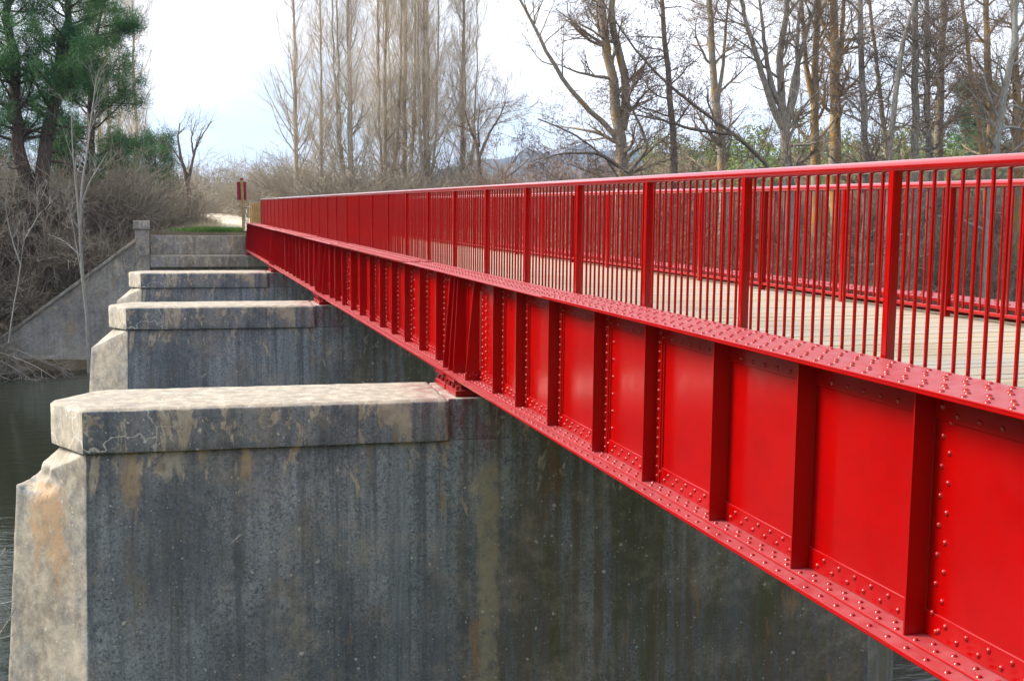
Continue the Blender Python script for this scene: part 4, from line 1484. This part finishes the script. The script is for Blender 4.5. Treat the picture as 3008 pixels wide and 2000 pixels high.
def side_wood():
    r_ = np.random.default_rng(41)
    spots = [(r_.uniform(-75, 75), r_.uniform(-48, -9)) for _ in range(190)]
    spots += [(r_.uniform(-110, -15), r_.uniform(60, 86)) for _ in range(130)]
    spots += [(r_.uniform(-150, -92), r_.uniform(4, 60)) for _ in range(90)]
    spots = [(x, y) for x, y in spots if not (2.5 < x < 8.5)]
    S = np.array(spots)
    n = len(S)
    Z = hgt(S[:, 0], S[:, 1])
    pos = np.stack([S[:, 0], S[:, 1], Z], 1) - np.array([S[0, 0], S[0, 1], Z[0]])
    me = bpy.data.meshes.new('side_wood')
    me.from_pydata([tuple(p) for p in pos[2:]], [], [])
    sz = r_.uniform(0.8, 1.35, n)
    turn = np.stack([np.zeros(n), np.zeros(n), r_.uniform(0, 6.28, n)], 1)
    for nm, typ, key, arr in (('pick', 'INT', 'value', r_.integers(0, 2, n)[2:].astype(np.int32)), ('turn', 'FLOAT_VECTOR', 'vector', turn[2:].astype(np.float32)), ('size', 'FLOAT_VECTOR', 'vector', np.stack([sz] * 3, 1)[2:].astype(np.float32))):
        a_ = me.attributes.new(nm, typ, 'POINT')
        a_.data.foreach_set(key, arr.ravel())
    me.materials.append(M['needle'])
    o = link('side_wood', me, None, None, (S[0, 0], S[0, 1], Z[0]))
    for i in range(2):
        H = (11.0, 8.5)[i]
        b = MB().tube([(0, 0, -0.4), (0.1, 0, H * 0.5), (0, 0, H * 0.9)], [0.22, 0.15, 0.05], 6, False)
        m_ = 420
        a = r_.uniform(0, 6.28, m_); u = r_.uniform(0, 1, m_) ** 0.5; h = r_.uniform((0.12, 0.02)[i], 1, m_)
        rad = H * 0.26 * np.sqrt(np.maximum(0.06, 1 - (h - 0.45) ** 2 * 2.4)) * u
        C = np.stack([rad * np.cos(a), rad * np.sin(a), h * H], 1)
        v, q = needles(r_, C, 6, 0.3, 0.5, 0.16)
        b.add(v, q)
        pm_ = b.mesh('pine')
        pm_.materials.append(M['needle'])
        c = bpy.data.objects.new('pine', pm_)
        WDC.objects.link(c)
        c.parent = o
        c.location = pos[i]
    md = o.modifiers.new('scatter', 'NODES')
    md.node_group = scatter_tree(M['needle'], WDC)
    return tag(o, 'dark green riverside wood continuing past the left edge of the view', 'wood', kind='stuff')


side_wood()


def blades(name, label, cat, n, fx, mat, seed, h):
    r_ = np.random.default_rng(seed)
    X, Yb = fx(r_, n)
    Z = hgt(X, Yb)
    d = unit(np.stack([r_.normal(size=n) * 0.35, r_.normal(size=n) * 0.35, np.ones(n)], 1))
    H = r_.uniform(h[0], h[1], n)[:, None]
    s = unit(np.stack([r_.normal(size=n), r_.normal(size=n), np.zeros(n)], 1)) * 0.009
    o = np.stack([X, Yb, Z - 0.02], 1)
    mid = o + d * H * 0.55
    tip = o + d * H + np.stack([r_.normal(size=n), r_.normal(size=n), np.zeros(n)], 1) * H * 0.25
    v = np.stack([o - s, o + s, mid + s * 0.8, mid - s * 0.8, tip], 1).reshape(-1, 3)
    k = np.arange(n)[:, None] * 5
    return tag(MB().add(v, k + np.array([0, 1, 2, 3]), k + np.array([3, 2, 4])).build(name, M[mat]), label, cat, kind='stuff')


blades('grass', 'short bright green grass on top of the abutment', 'grass', 15000, lambda q_, n: (np.clip(q_.normal(2.1, 0.75, n), 0.0, 3.2), 55.6 + np.abs(q_.normal(0, 2.4, n))), 'grass', 5, (0.05, 0.26))
blades('dry_grass', 'pale dry grass at the edge of the path', 'grass', 4000, lambda q_, n: (q_.normal(1.8, 0.45, n), q_.uniform(60, 78, n)), 'dry', 6, (0.2, 0.6))
blades('field_grass', 'short grass and weeds spread over the river banks', 'grass', 16000, lambda q_, n: (np.where(q_.uniform(size=n) < 0.35, q_.uniform(-25, 1.8, n), q_.uniform(8.5, 60, n)), q_.uniform(55.8, 75, n)), 'dry', 8, (0.1, 0.4))

# ================================================================== SIGN, LOG FENCE, BICYCLE
ys = 58.0
sp = at(559, 522, ys)
sx = sp.x
zg = -1.12
sg = tag(empty('signpost', (sx, ys, zg)), 'wooden signpost with a dark red board and red band by the path', 'sign')
r_ = np.random.default_rng(9)
b = MB().tube([(0.05, 0, -0.3), (0.03, 0, 0.8), (0.0, 0, 1.7), (-0.02, 0, 2.36)], [0.075, 0.072, 0.068, 0.062], 10)
b.build('post', M['log'], sg, True)
MB().tube([(-0.018, 0, 2.30), (-0.018, 0, 2.40)], 0.068, 10).build('top_band', M['board_red'], sg, True)
MB().box(-0.235, 0.20, 0.08, 0.105, 1.35, 2.22).build('board', M['board_red'], sg, bevel=0.006)

lab = ['farthest', 'second', 'middle', 'fourth', 'nearest']
for i in range(5):
    y = 62.4 - i * 1.65
    root = empty('fence_log', (4.02, y, zg))
    tag(root, 'upright brown fence log, %s of five towards the red railing' % lab[i] if i in (1, 2, 3) else ('upright brown fence log beside the bicycle' if i == 0 else 'upright brown fence log next to the end of the red railing'), 'fence post', 'upright logs beside the path')
    MB().tube([(0, 0, -0.3), (0.01, 0, 0.6), (0, 0, 1.20 + 0.012 * i)], [0.064, 0.061, 0.058], 10).build('log', M['log'], root, True)
    MB().tube([(0, 0, 1.2005 + 0.012 * i), (0, 0, 1.215 + 0.012 * i)], [0.055, 0.042], 10).build('top', M['dry'], root, True)
o = MB().box(4.20, 4.27, 55.6, 55.68, -1.2, -0.85).build('marker_stake', M['white'], bevel=0.006)
tag(o, 'short white stake beside the end of the red railing', 'stake')


def bicycle():
    p = at(569, 523, 59.4)
    bk = tag(empty('bicycle', (p.x, 59.4, zg), R(6)), 'bicycle seen head-on, leaning by the signpost', 'bicycle')
    ring = lambda r, z, y, x=0.0: [(x, y + r * math.cos(t * 2 * math.pi / 28), z + r * math.sin(t * 2 * math.pi / 28)) for t in range(29)]
    for y0 in (0.0, 1.05):
        wh = MB().tube(ring(0.335, 0.35, y0), 0.017, 8, False).build('wheel', M['rubber'], bk, True)
        MB().tube(ring(0.31, 0.35, y0), 0.010, 6, False).build('rim', M['steel'], wh, True)
        sp_ = MB()
        for t in range(16):
            a = t * 2 * math.pi / 16
            sp_.tube([(0.02 * (-1) ** t, y0, 0.35), (0, y0 + 0.31 * math.cos(a), 0.35 + 0.31 * math.sin(a))], 0.0016, 4, False)
        sp_.build('spokes', M['steel'], wh)
        MB().tube([(-0.05, y0, 0.35), (0.05, y0, 0.35)], 0.02, 8).build('hub', M['steel'], wh, True)
    fr = MB()
    for a, c, r0 in [((0, 0.12, 0.92), (0, 0.42, 0.30), 0.018), ((0, 0.14, 0.84), (0, 0.62, 0.80), 0.016), ((0, 0.42, 0.30), (0, 0.66, 0.90), 0.016), ((0, 0.60, 0.78), (0.05, 1.05, 0.35), 0.009), ((0, 0.60, 0.78), (-0.05, 1.05, 0.35), 0.009), ((0, 0.42, 0.30), (0.05, 1.05, 0.35), 0.009), ((0, 0.42, 0.30), (-0.05, 1.05, 0.35), 0.009)]:
        fr.tube([a, c], r0, 8)
    fr.build('frame', M['bike_blue'], bk, True)
    fk = MB().tube([(0, 0.14, 0.95), (0, 0.09, 0.72)], 0.017, 8)
    for s_ in (-1, 1): fk.tube([(0, 0.09, 0.72), (s_ * 0.055, 0.08, 0.66), (s_ * 0.05, 0.0, 0.35)], 0.012, 8)
    fk.build('fork', M['white'], bk, True)
    hb = MB().tube([(-0.34, 0.20, 1.06), (-0.12, 0.10, 1.03), (0.12, 0.10, 1.03), (0.34, 0.20, 1.06)], 0.012, 8).build('handlebar', M['steel'], bk, True)
    for s_ in (-1, 1): MB().tube([(s_ * 0.26, 0.165, 1.05), (s_ * 0.36, 0.21, 1.063)], 0.019, 8).build('grip', M['rubber'], hb, True)
    MB().tube([(0, 0.14, 0.93), (0, 0.10, 1.03)], 0.017, 8).build('stem', M['rubber'], bk, True)
    MB().tube([(0, 0.48, 1.0), (0, 0.60, 1.005), (0, 0.74, 1.01)], [0.025, 0.05, 0.08], 10).build('saddle', M['rubber'], bk, True)
    MB().tube([(-0.04, 0.36, 0.30), (0.09, 0.42, 0.30), (0.10, 0.42, 0.16)], 0.011, 6).build('crank', M['steel'], bk, True)
    MB().box(0.07, 0.16, 0.38, 0.46, 0.13, 0.155).build('pedal', M['rubber'], bk)


bicycle()

# pale dead branches sticking up by the nearest pier
r_ = np.random.default_rng(12)
st = []
for seq, r0 in [([(-60, 1500), (-20, 1395), (10, 1388), (36, 1382)], 0.012), ([(-70, 1520), (-10, 1470), (18, 1430), (34, 1396)], 0.014), ([(-60, 1340), (-18, 1320), (-4, 1290), (12, 1262)], 0.012), ([(-80, 1560), (-30, 1480), (0, 1466), (30, 1460)], 0.007)]:
    st.append((pts2(seq, 11.0), r0, 0.004))
root = tag(empty('dead_branch', st[0][0][0]), 'thin whitish dead branches sticking out beside the pale pier nose', 'branch')
tb, tw = MB(), MB()
x0, y0, z0 = st[0][0][0]
tb.tube([(-0.9, -0.6, -4.4), (-0.5, -0.2, -2.0), (-0.1, 0, -0.3), (0, 0, 0)], [0.06, 0.045, 0.03, 0.014], 7)
for pts, a, c in st:
    P, Rd = poly(pts, 10, a, c, r_, 0.006)
    P = P - np.array([x0, y0, z0])
    tb.tubes(P, Rd, 6)
    Lb, Lr = grow(r_, P, Rd, 3, (0.3, 0.9), (0.4, 0.9), (0.1, 0.3), 4, 0, 0.1, 0.5, 0.0025)
    tw.tubes(Lb, Lr, 4)
tb.build('stem', M['bark_pale'], root, True)
tw.build('twigs', M['twig_pale'], root, True)

# ================================================================== AIR
hz = MB().box(-6000, 6000, -350, 7600, -9.2, 330).build('haze')
hm = bpy.data.materials.new('air')
hm.use_nodes = True
hm.node_tree.nodes.clear()
ho = hm.node_tree.nodes.new('ShaderNodeOutputMaterial')
hv = hm.node_tree.nodes.new('ShaderNodeVolumePrincipled')
hv.inputs['Color'].default_value = (0.42, 0.62, 1.0, 1)
hv.inputs['Density'].default_value = 0.00013
hm.node_tree.links.new(hv.outputs['Volume'], ho.inputs['Volume'])
hz.data.materials.append(hm)
tag(hz, 'thin bluish air softening the far hill', 'haze', kind='stuff')
